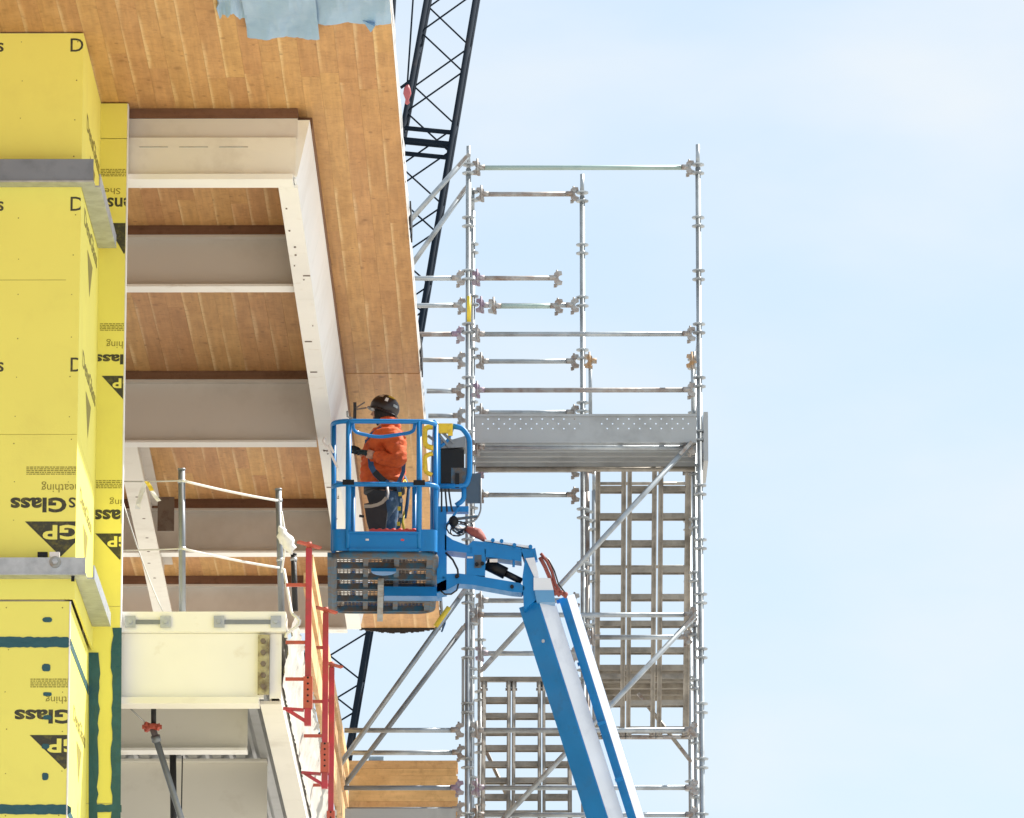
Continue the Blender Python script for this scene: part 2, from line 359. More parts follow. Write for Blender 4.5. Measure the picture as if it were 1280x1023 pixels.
# ================================================================ timber roof slab
H = 13.35 + CAMZ
XR = onz(525, 470, H).x                       # free right edge
YN, YF = 33.0, onz(550, 785, H).y  # near end extended out of view to darken the wall top
XL = -14.0  # unseen left stretch of the slab, extended to cut side light
slab = empty('timber_slab', (-4, 52, H), 'overhanging timber roof slab with board underside above the white steel beams', 'roof')
core = MB(); core.box((XL, YN, H + 0.035), (XR - 0.012, YF, H + 0.27)); core.build('slab_core', M['slab_core'], slab)
YJ = onz(480, 467, H).y
bme, _ = MB().box((-0.5, -0.5, -0.5), (0.5, 0.5, 0.5)).mesh('board'); bme.materials.append(M['soffit'])
bw = 0.142
nb = int((XR + 5.4) / bw)
x = XR
cnt = 0
joints = [onz(300, p, H).y for p in (-70,)] + [YJ]
for i in range(nb + 1):
    w = bw
    y = 41.2 + random.random() * 1.5
    ends = [y]
    while y < YF:
        y += random.uniform(3.4, 5.8)
        ends.append(y)
    if all(abs(e - YJ) > 0.0 for e in ends):
        k = min(range(1, len(ends)), key=lambda q: abs(ends[q] - YJ)); ends[k] = YJ
    ends = [e for e in ends if e < YF - 0.8] + [YF]
    for a, b in zip(ends[:-1], ends[1:]):
        t = 0.035 - random.random() * 0.0012
        if abs(a - YJ) < 1e-6: a += 0.014
        if abs(b - YJ) < 1e-6: b -= 0.014
        link('board', bme, ((x - w / 2), (a + b) / 2, H + 0.035 - t / 2 ), slab, scale=(w - 0.0009, b - a - 0.0015, t)); cnt += 1
    x -= w
# unseen rest of the underside, extended left and nearer to shade the wall
rest = MB(); rest.box((XL, YN, H + 0.004), (x, YF, H + 0.035)); rest.build('plain_underside', M['soffit'], slab)
rest = MB(); rest.box((x + 0.002, YN, H + 0.004), (XR, 41.0, H + 0.035)); rest.build('plain_underside', M['soffit'], slab)
# white wrap on the free edge, torn black lining at the far end
e = MB()
ys = [YN + (YF - YN) * k / 120 for k in range(121)]
r0 = [(XR + 0.004 + random.uniform(0, 0.012), yy, H + random.uniform(0.0, 0.02)) for yy in ys]
r1 = [(XR + 0.016 + random.uniform(0, 0.01), yy, H + 0.045) for yy in ys]
r2 = [(XR + 0.006 + random.uniform(0, 0.01), yy, H + 0.095) for yy in ys]
for A, B_ in ((r0, r1), (r1, r2)):
    for k in range(120): e.add([A[k], A[k+1], B_[k+1], B_[k]], [(0, 1, 2, 3)], True)
e.build('edge_wrap', M['edge_white'], slab)
e = MB()
for (ya, yb) in ((onz(520, 440, H).y, onz(520, 466, H).y), (onz(500, 275, H).y, onz(500, 300, H).y), (onz(545, 735, H).y, YF)):
    n = 8
    for k in range(n):
        y0 = ya + (yb - ya) * k / n; y1 = ya + (yb - ya) * (k + 1) / n
        e.box((XR + 0.018, y0, H - random.uniform(0.0, 0.05)), (XR + 0.03, y1, H + 0.16))
e.build('torn_lining', M['black'], slab)
e = MB(); n = 30
for k in range(n):
    x0 = -1.98 + (XR + 1.98) * k / n; x1 = -1.98 + (XR + 1.98) * (k + 1) / n
    e.box((x0, YF + 0.01, H - 0.012 - 0.035 * math.sin(math.pi * min(1, k / 27))  - random.uniform(0, 0.012)), (x1, YF + 0.03, H + 0.2))
e.build('hanging_lining', M['black'], slab)

# blue membrane lapped under the near edge
bm_ = empty('blue_membrane', onz(390, 10, H), 'wrinkled blue membrane sheet lapped under the timber slab at top edge', 'membrane')
def sheet(pxl, pxr, pyb, rag, drop):
    xa, xb = onz(pxl, 8, H).x, onz(pxr, 8, H).x
    yb = onz((pxl + pxr) / 2, pyb, H).y; ya = 41.3
    s = MB(); nx, ny = 26, 22
    V = []
    for j in range(ny + 1):
        for i in range(nx + 1):
            fx, fy = i / nx, j / ny
            yy = ya + (yb - ya) * fy
            if j == ny: yy += rag * (math.sin(fx * 7 + pxl) + 0.6 * math.sin(fx * 17 + pxl)) + random.uniform(-rag, rag) * 0.25
            xx = xa + (xb - xa) * fx + (random.uniform(-rag, rag) * 0.25 if i in (0, nx) else 0)
            zz = H - drop - 0.014 * math.sin(fx * 9 + fy * 15 + pxl) * fy - 0.008 * random.random() - (0.02 if j == ny else 0)
            V.append((xx, yy, zz))
    F = [(j*(nx+1)+i, j*(nx+1)+i+1, (j+1)*(nx+1)+i+1, (j+1)*(nx+1)+i) for j in range(ny) for i in range(nx)]
    s.add(V, F, True)
    return s.build('membrane_sheet', M['blue_sheet'], bm_, fix=False)
sheet(305, 396, 36, 0.006, 0.05)
sheet(394, 488, 22, 0.018, 0.026)
sheet(272, 307, 13, 0.08, 0.026)
tt = MB()
p = onz(452, 25, H - 0.03); q = onz(458, 31, H - 0.1)
tt.add([p, p + Vector((0.10, 0.02, 0)), q + Vector((0.06, 0.05, 0)), q + Vector((0.03, 0.1, -0.03))], [(0, 1, 2, 3)])
tt.build('torn_strip', M['blue_sheet'], bm_)

# ================================================================ steel beams under the slab
def ibeam(name, Y, ztop, zbot, xl, xr, mat, label, fl=0.2, tf=0.02, tw=0.012, extra=None, flange_mat=None):
    o = empty(name, ((xl + xr) / 2, Y, zbot), label, 'beam', 'steel beams')
    fm = flange_mat or M['white_steel']
    MB().box((xl, Y, zbot), (xr, Y + fl, zbot + tf)).build('flange', fm, o)
    MB().box((xl, Y, ztop - tf), (xr, Y + fl, ztop)).build('flange', mat, o)
    MB().box((xl, Y + fl/2 - tw/2, zbot + tf), (xr, Y + fl/2 + tw/2, ztop - tf)).build('web', mat, o)
    return o
GX0, GX1 = Xat(347, onz(250, 136, H).y, 222), Xat(371, onz(250, 136, H).y, 222)
beams = [  # nailer top, nailer bottom, flange bottom, label
    (282, 293, 358, 'second steel beam from the front, grey web crossing under the timber boards'),
    (464, 474, 553, 'third steel beam from the front, level with the worker, with grey web'),
    (624, 635, 691, 'fourth steel beam from the front, behind the leaning guard pipe'),
    (720, 730, 787, 'rearmost steel beam near the far edge of the timber slab')]
Yb1 = onz(250, 136, H).y
YBEAM = [Yb1]
for (a, b, c_, lab) in beams:
    Y = onz(250, a, H).y; YBEAM.append(Y)
    zt, zb = Zat(b, Y), Zat(c_, Y)
    nl = MB(); nl.box((-6.2, Y - 0.005, zt), (GX0 - 0.02, Y + 0.22, H - 0.001))
    o = ibeam('steel_beam', Y, zt - 0.002, zb, -6.2, GX0 - 0.004, M['primer_grey'], lab)
    n = nl.build('timber_packer', M['nailer'], o)
# front beam: deep plate girder with stepped top
zt = Zat(148, Yb1); zs = Zat(173, Yb1); zb = Zat(228, Yb1)
xr1 = Xat(372, Yb1, 150)
fb = empty('steel_beam', (-3, Yb1, zb), 'front steel beam, cream painted with stepped top, ending at the girder', 'beam', 'steel beams')
MB().box((-6.2, Yb1 - 0.006, zt), (xr1, Yb1 + 0.25, H - 0.001)).build('timber_packer', M['nailer'], fb)
MB().box((-6.2, Yb1, zs), (xr1, Yb1 + 0.2, zt - 0.002)).build('top_plate', M['primer_grey'], fb)
MB().box((-6.2, Yb1 - 0.03, zb + 0.045), (xr1 - 0.01, Yb1 + 0.1, zs - 0.002)).build('web', M['primer'], fb)
MB().box((-6.2, Yb1 - 0.09, zb), (xr1 - 0.03, Yb1 + 0.16, zb + 0.043)).build('flange', M['white_steel'], fb)
for pxs in (192, 242, 292):
    a = at(pxs - 18, 184, Yb1 - 0.032); b = at(pxs + 18, 184, Yb1 - 0.032)
    MB().box((a.x, Yb1 - 0.034, a.z - 0.002), (b.x, Yb1 - 0.03, a.z + 0.002)).build('weld_seam', M['worn_grey'], fb)
# main girder running away from the camera
gz0, gz1 = zb, H - 0.09
gir = empty('steel_girder', (GX0, Yb1, gz0), 'long white girder running back under the slab beside the worker', 'girder')
ya = Yb1 + 0.165
YG = onz(445, 787, gz0).y
sp = 5; seg = (YG - ya) / sp
for k in range(sp):
    MB().box((GX0, ya + seg*k, gz0), (GX1, ya + seg*(k+1) - 0.006, gz0 + 0.025)).build('bottom_flange', M['white_steel'], gir)
XT = onz(413, 346, gz1).x
sp = 6; ya0 = Yb1 + 0.02; seg = (YG - ya0) / sp
MB().prism([(GX1 - 0.03, ya0 - 0.012, gz0 + 0.05), (GX1 + 0.002, ya0 - 0.012, gz0 + 0.05), (XT, ya0 - 0.012, gz1), (GX1 - 0.03, ya0 - 0.012, gz1)], (0, 0.01, 0)).build('end_plate', M['primer'], gir)
for k in range(sp):
    y0, y1 = ya0 + seg*k, ya0 + seg*(k+1) - 0.008
    MB().prism([(GX1 - 0.022, y0, gz0 + 0.026), (GX1 - 0.008, y0, gz0 + 0.026), (XT, y0, gz1), (XT - 0.014, y0, gz1)], (0, y1 - y0, 0)).build('fascia_panel', M['fascia'], gir)
MB().box((GX0, ya, gz1 - 0.02), (XT - 0.02, YG, gz1 - 0.001)).build('top_flange', M['primer_grey'], gir)
MB().box((GX0 + 0.05, ya, gz0 + 0.026), (GX0 + 0.065, YG, gz1 - 0.021)).build('web', M['primer_grey'], gir)
MB().box((GX0, Yb1 + 0.26, gz1), (XT + 0.01, YG, H - 0.001)).build('timber_packer', M['nailer'], gir)
for k in range(24):                       # small bolts and lugs on the flange
    yy = random.uniform(ya + 0.3, YG - 0.3); xx = random.uniform(GX0 + 0.015, GX1 - 0.02)
    if k % 3 == 0: MB().box((xx - 0.03, yy, gz0 - 0.004), (min(GX1, xx + 0.03), yy + 0.03, gz0 - 0.0005)).build('mark', M['rust'], gir); continue
    MB().tube((xx, yy, gz0 - 0.01), (xx, yy, gz0 + 0.001), random.uniform(0.004, 0.009), 6).build('bolt', M['rust'], gir)
# stiffeners where cross beams meet
for Y in YBEAM[1:]:
    MB().box((GX0 - 0.003, Y - 0.03, gz0 + 0.05), (GX0 + 0.045, Y - 0.015, gz1 - 0.05)).build('stiffener', M['rust'], gir)
# second girder, far left behind the yellow fin
Z2 = gz0
P0 = onz(152, 550, Z2); P1 = onz(200, 768, Z2)
g2 = empty('steel_girder', P0, 'rusty marked girder slanting behind the yellow fin and yellow ribbon', 'girder')
gw = 0.19
MB().bar(P0 + Vector((0.03, 0, 0.012)), P1 + Vector((0.03, 0, 0.012)), gw, 0.024).build('bottom_flange', M['primer'], g2)
MB().bar(P0 + Vector((0.03, 0, 0.27)), P1 + Vector((0.03, 0, 0.27)), 0.015, 0.49).build('web', M['primer_grey'], g2)
MB().bar(P0 + Vector((0.03, 0, 0.53)), P1 + Vector((0.03, 0, 0.53)), gw, 0.024).build('top_flange', M['primer_grey'], g2)
for t in (0.3, 0.42, 0.53, 0.61, 0.68, 0.77):
    q = P0.lerp(P1, t) + Vector((0.03 + random.uniform(-0.03, 0.03), 0, -0.003))
    MB().tube(q, q + Vector((0, 0, 0.01)), 0.015, 8).build('bolt', M['rust'], g2)
q = P0.lerp(P1, 0.52)
MB().box((q.x + 0.14, q.y, Z2 + 0.05), (q.x + 0.3, q.y + 0.015, H - 0.2)).build('gusset', M['rust'], g2)

# ================================================================ yellow sheathed wall
YW = onz(52, 40, H).y
YFIN = onz(140, 128, H).y
XW = (onz(104, 40, H).x + onz(127, 128, H).x) / 2
XF = onz(160, 128, H).x
wall = empty('sheathed_pier', (XW - 0.5, YW, 0), 'yellow sheathed box pier with printed panels and galvanized angles at left', 'wall')
T = 0.016
MB().box((-12.0, YW + T + 0.004, 0), (XW - T - 0.06, YFIN + 0.6, H - 0.002)).build('stud_core', M['slab_core'], wall)
zA1, zA2 = Zat(213, YW), Zat(707, YW)
zJ1, zJ2 = Zat(543, YW, 50), Zat(750, YW, 50)
XW2 = XW - 0.03
def zint(pys): return [Zat(p, YW, 60) for p in pys]
rows = [(H - 0.012, zA1, XW), (zA1 - 0.003, zJ1, XW), (zJ1 - 0.003, zA2, XW), (zA2 - 0.003, zJ2 + 0.004, XW), (zJ2 - 0.012, Zat(1012, YW) , XW2), (Zat(1012, YW) - 0.004, Zat(1300, YW), XW2), (Zat(1300, YW) - 0.004, 0.0, XW2)]
for (z1, z0, xw) in rows:
    MB().box((-12.0, YW, z0), (xw, YW + T, z1)).build('sheathing_panel', M['yellow'], wall)  # runs on unseen at left, lengthened to cut side light
    MB().box((xw - T, YW + T + 0.001, z0), (xw, YFIN - 0.002, z1)).build('sheathing_panel', M['yellow'], wall)
MB().box((XW2 - 0.006, YW - 0.004, 0.0), (XW2 + 0.004, YW + 0.012, zJ2 - 0.012)).build('corner_bead', M['bead'], wall)
fin = empty('sheathed_fin', (XF - 0.1, YFIN, 0), 'narrow yellow sheathed fin between the pier and the steel beams', 'wall')
zf1 = Zat(173, YFIN, 140); zf2 = Zat(758, YFIN, 140)
for (z1, z0) in ((H - 0.01, zf1), (zf1 - 0.006, zf2), (zf2 - 0.004, Zat(1004, YFIN)), (Zat(1004, YFIN) - 0.004, 0)):
    MB().box((XW - 0.05, YFIN, z0), (XF, YFIN + 0.018, z1)).build('sheathing_panel', M['yellow'], fin)
MB().box((XF - 0.004, YFIN - 0.002, 0), (XF + 0.004, YFIN + 0.10, H - 0.012)).build('lit_fin_edge', M['bead'], fin)  # lit right edge of the fin, its brightness put into the white

# ---- printed lettering
def text_geo(s, bold=0.0):
    cu = bpy.data.curves.new('lettering', 'FONT'); cu.body = s; cu.size = 1.0; cu.offset = bold; cu.resolution_u = 3
    ob = bpy.data.objects.new('lettering', cu); col.objects.link(ob)
    dg = bpy.context.evaluated_depsgraph_get(); me = bpy.data.meshes.new_from_object(ob.evaluated_get(dg))
    vs = [v.co.copy() for v in me.vertices]; fs = [list(p_.vertices) for p_ in me.polygons]
    bpy.data.objects.remove(ob); bpy.data.curves.remove(cu); bpy.data.meshes.remove(me)
    x0 = min(v.x for v in vs); x1 = max(v.x for v in vs); y0 = min(v.y for v in vs); y1 = max(v.y for v in vs)
    return vs, fs, x0, x1, y0, y1
_tc = {}
def clipbm(V, F, clips):
    bm = bmesh.new(); vv = [bm.verts.new(v) for v in V]
    for f in F:
        try: bm.faces.new([vv[i] for i in f])
        except ValueError: pass
    for (co, no) in clips:
        bmesh.ops.bisect_plane(bm, geom=bm.verts[:] + bm.edges[:] + bm.faces[:], plane_co=co, plane_no=no, clear_outer=True)
    bm.verts.index_update()
    V = [v.co.copy() for v in bm.verts]; F = [[v.index for v in f.verts] for f in bm.faces]; bm.free()
    return V, F
def lettering(s, O, R, U, w, h, mat, parent, clips=(), bold=0.0, name='lettering'):
    """text box: O = its start-baseline corner, R/U = reading and up directions, w x h = size"""
    k = (s, bold)
    if k not in _tc: _tc[k] = text_geo(s, bold)
    vs, fs, x0, x1, y0, y1 = _tc[k]
    O, R, U = Vector(O), Vector(R), Vector(U)
    V = [O + R * ((v.x - x0) / (x1 - x0) * w) + U * ((v.y - y0) / (y1 - y0) * h) for v in vs]
    V, F = clipbm(V, fs, clips)
    if F: m_ = MB(); m_.add(V, F); m_.build(name, mat, parent, fix=False)
def flat(poly, mat, parent, clips=(), name='print'):
    V, F = clipbm([Vector(p_) for p_ in poly], [list(range(len(poly)))], clips)
    if F: m_ = MB(); m_.add(V, F); m_.build(name, mat, parent, fix=False)
X_, Z_, Y_ = Vector((1, 0, 0)), Vector((0, 0, 1)), Vector((0, 1, 0))
yp = YW - 0.0015
clipR = [((XW - 0.002, 0, 0), (1, 0, 0))]; clipR2 = [((XW2 - 0.008, 0, 0), (1, 0, 0))]
def P(px, py): return at(px, py, yp)
# upright rows: end of one "DensGlass" at the left border, D of the next cut by the corner
for (py0, py1) in ((48, 65), (246, 264), (447, 465)):
    h_ = P(60, py0).z - P(60, py1).z; wd = 0.62
    lettering('DensGlass', P(88, py1), X_, Z_, wd, h_, M['ink'], wall, clipR, 0.004)
    lettering('DensGlass', P(4.5, py1) - X_ * wd, X_, Z_, wd, h_, M['ink'], wall, (), 0.012)
def block(Q, RR, UU, clips, parent, sc=1.0, tri=True):
    """panel print block, upside down: Q(u, v) gives a point in block units (u along the reading direction)"""
    pass
def fineprint(Pf, x0, x1, y0, y1, parent, clips):
    n = 5
    for j in range(n):
        py = y0 + (y1 - y0) * (j + 0.5) / n; hh = (y1 - y0) / n * 0.55; xx = x0
        m_ = MB()
        while xx < x1:
            w = random.uniform(1.5, 6); a = Pf(xx, py + hh/2); b = Pf(min(xx + w, x1), py - hh/2)
            m_.add([(a.x, a.y, a.z), (b.x, a.y, a.z), (b.x, a.y, b.z), (a.x, a.y, b.z)], [(0, 1, 2, 3)]); xx += w + 0.9
        V, F = clipbm(m_.v, m_.f, clips)
        if F: k = MB(); k.add(V, F); k.build('fine_print', M['ink_pale'], parent, fix=False)
def upside(Pf, clips, parent, x_end, yfp, ysh, ygl, ytri, wg, ws, tri_x, fp_x):
    """upside-down block; x_end: left pixel of the word ends"""
    dz = Vector((0, -0.0008, 0))
    fineprint(Pf, fp_x[0], fp_x[1], yfp[0], yfp[1], parent, clips)
    a = Pf(x_end[0], ysh[0]); b = Pf(x_end[0], ysh[1]); w = ws
    lettering('Sheathing', a + X_ * w, -X_, -Z_, w, a.z - b.z, M['ink_pale'], parent, clips)
    a = Pf(x_end[1], ygl[0]); b = Pf(x_end[1], ygl[1])
    lettering('Dens', a + X_ * wg, -X_, -Z_, wg * 0.43, (a.z - b.z), M['ink'], parent, clips, 0.004)
    lettering('Glass', a + X_ * wg * 0.55, -X_, -Z_, wg * 0.55, (a.z - b.z), M['ink'], parent, clips, 0.035)
    t0 = Pf(tri_x[0], ytri[0]); t1 = Pf(tri_x[1], ytri[0]); t2 = Pf((tri_x[0] + tri_x[1]) / 2, ytri[1])
    flat([t0, t2, t1], M['ink'], parent, clips, 'triangle_print')
    W_ = t1.x - t0.x; Hh = t0.z - t2.z
    lettering('GP', Vector((t1.x - W_ * 0.23, t0.y - 0.0012, t0.z - Hh * 0.10)), -X_, -Z_, W_ * 0.52, Hh * 0.42, M['yellow'], parent, clips, 0.03)
upside(P, clipR, wall, (52, 13), (583, 594), (602, 616), (622, 641), (652, 696), 0.74, 0.315, (31, 121), (33, 96))
upside(P, clipR2, wall, (57, 18), (848, 860), (868, 880), (887, 905), (919, 962), 0.78, 0.30, (37, 125), (38, 86))
# lightly drawn seams and dust lines
for py in (350,):
    a = P(0, py); MB().box((-6.9, YW - 0.001, a.z - 0.003), (XW - 0.1, YW, a.z)).build('seam_print', M['ink_pale'], wall)
# side face print, strongly foreshortened
def side_print(xs, zc_list, parent):
    for (y0, zc, sc) in zc_list:
        px_ = xs + 0.0015
        lettering('DensGlass', (px_, y0, zc), Y_, Z_, 1.35 * sc, 0.13 * sc, M['ink_pale'], parent, [((0, YFIN - 0.03, 0), (0, 1, 0))], 0.02)
        flat([(px_, y0 + 0.35, zc - 0.1 * sc), (px_, y0 + 0.35 + 0.55 * sc, zc - 0.1 * sc), (px_, y0 + 0.35 + 0.27 * sc, zc - 0.40 * sc)], M['ink_pale'], parent, (), 'triangle_print')
side_print(XW, [(YW + 0.45, H - 0.62, 1.0), (YW + 0.35, Zat(300, YW + 0.8, 110), 1.0), (YW + 0.4, Zat(478, YW + 0.9, 110), 1.0), (YW + 0.35, Zat(640, YW + 0.7, 108), 0.9)], wall)
side_print(XW2, [(YW + 0.45, Zat(905, YW + 0.6, 100), 0.9)], wall)
fs = MB()
for (z1, z0, xw) in rows[:6]:
    zz = z1 - 0.05
    while zz > max(z0, 6):
        for xx in (xw - 0.05, xw - 0.45, xw - 0.86):
            c = Vector((xx + random.uniform(-0.012, 0.012), YW - 0.0008, zz + random.uniform(-0.02, 0.02))); rr = random.uniform(0.004, 0.006)
            fs.add([c + Vector((rr*math.cos(t*1.0472), 0, rr*math.sin(t*1.0472))) for t in range(6)], [tuple(range(6))])
        zz -= 0.30
fs.build('screw_heads', M['ink_pale'], wall, kind='stuff', fix=False)
# fin print
ypf = YFIN - 0.0015
def PF(px, py): return at(px, py, ypf)
cf = [((XF - 0.006, 0, 0), (1, 0, 0)), ((XW + 0.004, 0, 0), (-1, 0, 0))]
fineprint(PF, 126, 159, 211, 221, fin, cf)
upside(PF, cf, fin, (133, 118), (404, 414), (424, 436), (443, 456), (470, 500), 0.62, 0.30, (127, 182), (125, 158))
upside(PF, cf, fin, (137, 117), (600, 611), (622, 633), (637, 655), (667, 700), 0.66, 0.32, (119, 180), (120, 156))
a = PF(131, 233); b = PF(131, 243)
lettering('Sheathing', PF(150.5, 233), -X_, -Z_, 0.33, a.z - b.z, M['ink_pale'], fin, cf)
lettering('Dens', PF(134, 247) + X_ * 0.29, -X_, -Z_, 0.29, PF(150, 247).z - PF(150, 264).z, M['ink'], fin, cf, 0.02)
flat([PF(133, 279), PF(155, 318), PF(178, 279)], M['ink'], fin, cf, 'triangle_print')

# ---- teal liquid flashing on the lower panels
def wavy(parent, Pf, pts_a, pts_b, dy, clips=()):
    V = []; n = len(pts_a)
    for (xa, ya_), (xb, yb_) in zip(pts_a, pts_b):
        V += [Pf(xa, ya_) + Vector((0, dy, 0)), Pf(xb, yb_) + Vector((0, dy, 0))]
    m_ = MB(); m_.add(V, [(2*i, 2*i+1, 2*i+3, 2*i+2) for i in range(n - 1)])
    # give it body
    m_.add([v + Vector((0, -0.0015, 0)) for v in V], [(2*i, 2*i+1, 2*i+3, 2*i+2) for i in range(n - 1)])
    m_.build('flashing_strip', M['teal'], parent, fix=False)
for yc, hh in ((803, 6.5), (1012, 6)):
    xs = [-3 + 92 * k / 20 for k in range(21)]
    wavy(wall, P, [(x_, yc - hh + random.uniform(-0.8, 0.8) + (3 if k == 20 else 0)) for k, x_ in enumerate(xs)],
         [(x_, yc + hh + random.uniform(-0.8, 0.8) - (3 if k == 20 else 0)) for k, x_ in enumerate(xs)], -0.001)
for (px, py, a, b) in ((59, 775, 6, 3.2), (58, 835, 5.5, 5), (59, 868, 5.5, 2.6), (59, 897, 5.5, 3), (57, 933, 5, 3.2), (56.5, 971, 4.2, 4.6)):
    pts = []
    for k in range(10):
        t = 2*math.pi*k/10; ca, sa = math.cos(t), math.sin(t); e_ = 0.6
        pts.append(P(px + a*math.copysign(abs(ca)**e_, ca)*random.uniform(0.9, 1.08), py + b*math.copysign(abs(sa)**e_, sa)*random.uniform(0.9, 1.1)) + Vector((0, -0.002, 0)))
    flat(pts, M['teal'], wall, (), 'flashing_dab')
# diagonal runs on the side face
for (ya_, za_, zb_) in ((YW + 0.05, Zat(803, YW, 92), 0), (YW + 0.05, Zat(1012, YW, 92), 0)):
    MB().box((XW2 + 0.0005, ya_, za_ - 0.035), (XW2 + 0.003, YFIN - 0.01, za_ + 0.035)).build('flashing_strip', M['teal'], wall)
n = 26
ysx = [785 + 260 * k / n for k in range(n + 1)]
wavy(fin, PF, [(139.5 + random.uniform(-1.4, 1.4) + (2 if y_ < 800 else 0), y_) for y_ in ysx], [(152.2 - (y_ - 785) * 0.006, y_) for y_ in ysx], -0.002)
ysx = [816 + 230 * k / n for k in range(n + 1)]
wavy(fin, PF, [(111, y_) for y_ in ysx], [(124.5 + random.uniform(-1.6, 1.6) - (y_ - 816) * 0.012, y_) for y_ in ysx], -0.002)
wavy(fin, PF, [(112 + 40*k/8, 1006 + random.uniform(-1, 1)) for k in range(9)], [(112 + 40*k/8, 1015 + random.uniform(-1, 1)) for k in range(9)], -0.0035)

# ---- galvanized shelf angles round the pier
for (pa, pb, lab, px_end) in ((199, 228, 'upper galvanized steel angle wrapped round the yellow pier', 117), (697, 719, 'lower galvanized steel angle with bolt round the yellow pier', 107)):
    z1, z0 = Zat(pa, YW - 0.14, 60), Zat(pb, YW - 0.14, 60)
    xe = Xat(px_end, YW - 0.14, pa)
    an = empty('shelf_angle', (XW, YW - 0.14, z0), lab, 'steel angle', 'shelf angles on the pier')
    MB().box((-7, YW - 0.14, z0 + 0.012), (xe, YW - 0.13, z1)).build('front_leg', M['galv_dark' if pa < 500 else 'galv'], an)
    MB().box((-7, YW - 0.15, z0), (xe + 0.005, YW - 0.002, z0 + 0.011)).build('shelf', M['galv'], an)
    ye = YFIN - 0.12
    MB().box((XW + 0.003, YW - 0.002, z0), (XW + 0.14, ye, z0 + 0.012)).build('side_shelf', M['galv'], an)
    MB().box((XW + 0.13, YW - 0.002, z0 + 0.013), (XW + 0.14, ye, z0 + 0.10)).build('side_leg', M['galv'], an)
    MB().box((XW + 0.003, YW + 0.03, z0 + 0.014), (XW + 0.016, ye, z0 + 0.16)).build('back_leg', M['rust'], an)
    if pa > 500:
        c = at(69, 703, YW - 0.142)
        MB().tube(c, c - Vector((0, 0.018, 0)), 0.042, 16).build('washer', M['worn_grey'], an)
        MB().tube(c - Vector((0, 0.018, 0)), c - Vector((0, 0.045, 0)), 0.02, 6).build('bolt', M['galv'], an)
        for (pxs, mat) in ((53, 'dark'), (68, 'sticker')):
            q = at(pxs, 696, YW - 0.1); MB().box((q.x - 0.036, q.y, q.z), (q.x + 0.036, q.y + 0.04, q.z + 0.035)).build('shim', M[mat], an)
        q = at(91, 723, YW - 0.1); MB().box((q.x - 0.012, q.y, q.z - 0.02), (q.x + 0.012, q.y + 0.02, q.z + 0.015)).build('clip', M['dark'], an)

# ================================================================ lower floor
YL = Yb1
zLT, zLP, zLB = Zat(768, YL, 250), Zat(793, YL, 250), Zat(882, YL, 250)
xle = Xat(358, YL, 780)
XP = (437 - 640) / FPX   # placeholder, real value below
eb = empty('edge_beam', ((XF + xle) / 2, YL, zLB), 'white edge beam of the lower floor with bolted slotted plates', 'beam', 'steel beams')
MB().box((-6, YL - 0.10, zLP), (xle, YL + 0.2, zLT)).build('edge_plate', M['white_steel'], eb)
MB().box((-6, YL - 0.03, zLB + 0.05), (Xat(330, YL, 840), YL + 0.02, zLP - 0.002)).build('web', M['white_steel'], eb)
MB().box((-6, YL - 0.09, zLB), (Xat(324, YL, 875), YL + 0.14, zLB + 0.048)).build('flange', M['primer'], eb)
for (pa, pb) in ((163, 207), (274, 345)):
    y0 = YL - 0.10
    a = at(pa, 778, y0); b = at(pb, 778, y0)
    MB().box((a.x, y0 - 0.014, a.z - 0.016), (b.x, y0 - 0.001, a.z + 0.016)).build('slot_bar', M['post'], eb)
    for q in (a, b):
        MB().box((q.x - 0.04, y0 - 0.022, q.z - 0.045), (q.x + 0.04, y0 - 0.0145, q.z + 0.045)).build('clip_plate', M['galv'], eb)
        MB().tube((q.x, y0 - 0.022, q.z), (q.x, y0 - 0.042, q.z), 0.017, 6).build('bolt', M['galv'], eb)
cp = MB(); a = at(322, 868, YL - 0.06); b = at(337, 794, YL - 0.06)
cp.box((a.x, YL - 0.075, a.z), (b.x, YL - 0.032, b.z)); cpo = cp.build('connection_plate', M['worn_grey'], eb)
cpo.data.materials[0] = paint('stained_plate', (0.50, 0.45, 0.26), 0.6, 0.1, dirt=(0.15, 0.11, 0.06), dscale=14, damt=0.9, dlo=0.42, dhi=0.65)
for k in range(5):
    q = at(329, 802 + k * 14.2, YL - 0.075)
    MB().tube(q, q - Vector((0, 0.03, 0)), 0.021, 6).build('bolt', M['rust'], eb)
MB().box((Xat(337.5, YL, 840), YL - 0.025, Zat(874, YL, 340)), (Xat(352, YL, 840), YL - 0.015, zLP - 0.003)).build('end_plate', M['white_steel'], eb)
lf = empty('lower_floor', (-3.5, YL + 4, zLT), 'lower floor slab on ribbed metal deck behind the white edge beam', 'floor slab')
YLE = 60.0
zdk = zLT - 0.16
MB().box((-6, YL + 0.21, zdk + 0.075), (-1.95, YLE, zLT - 0.004)).build('slab_topping', M['concrete'], lf)
MB().box((-12, YL, zLT - 4.6), (-1.9, YLE, zLT - 4.35)).build('unseen_storey_slab', M['concrete'], lf)  # unseen slab, added to keep ground bounce off the beams above
dk = MB(); xx = -6.0; prof = []
while xx < -2.1:
    prof += [(xx, zdk + 0.074), (xx + 0.05, zdk), (xx + 0.12, zdk), (xx + 0.17, zdk + 0.074)]; xx += 0.20
for (xa, za), (xb, zb_) in zip(prof[:-1], prof[1:]):
    dk.add([(xa, YL + 0.21, za), (xb, YL + 0.21, zb_), (xb, YLE, zb_), (xa, YLE, za)], [(0, 1, 2, 3)])
dk.build('ribbed_deck', M['deck'], lf, fix=False)
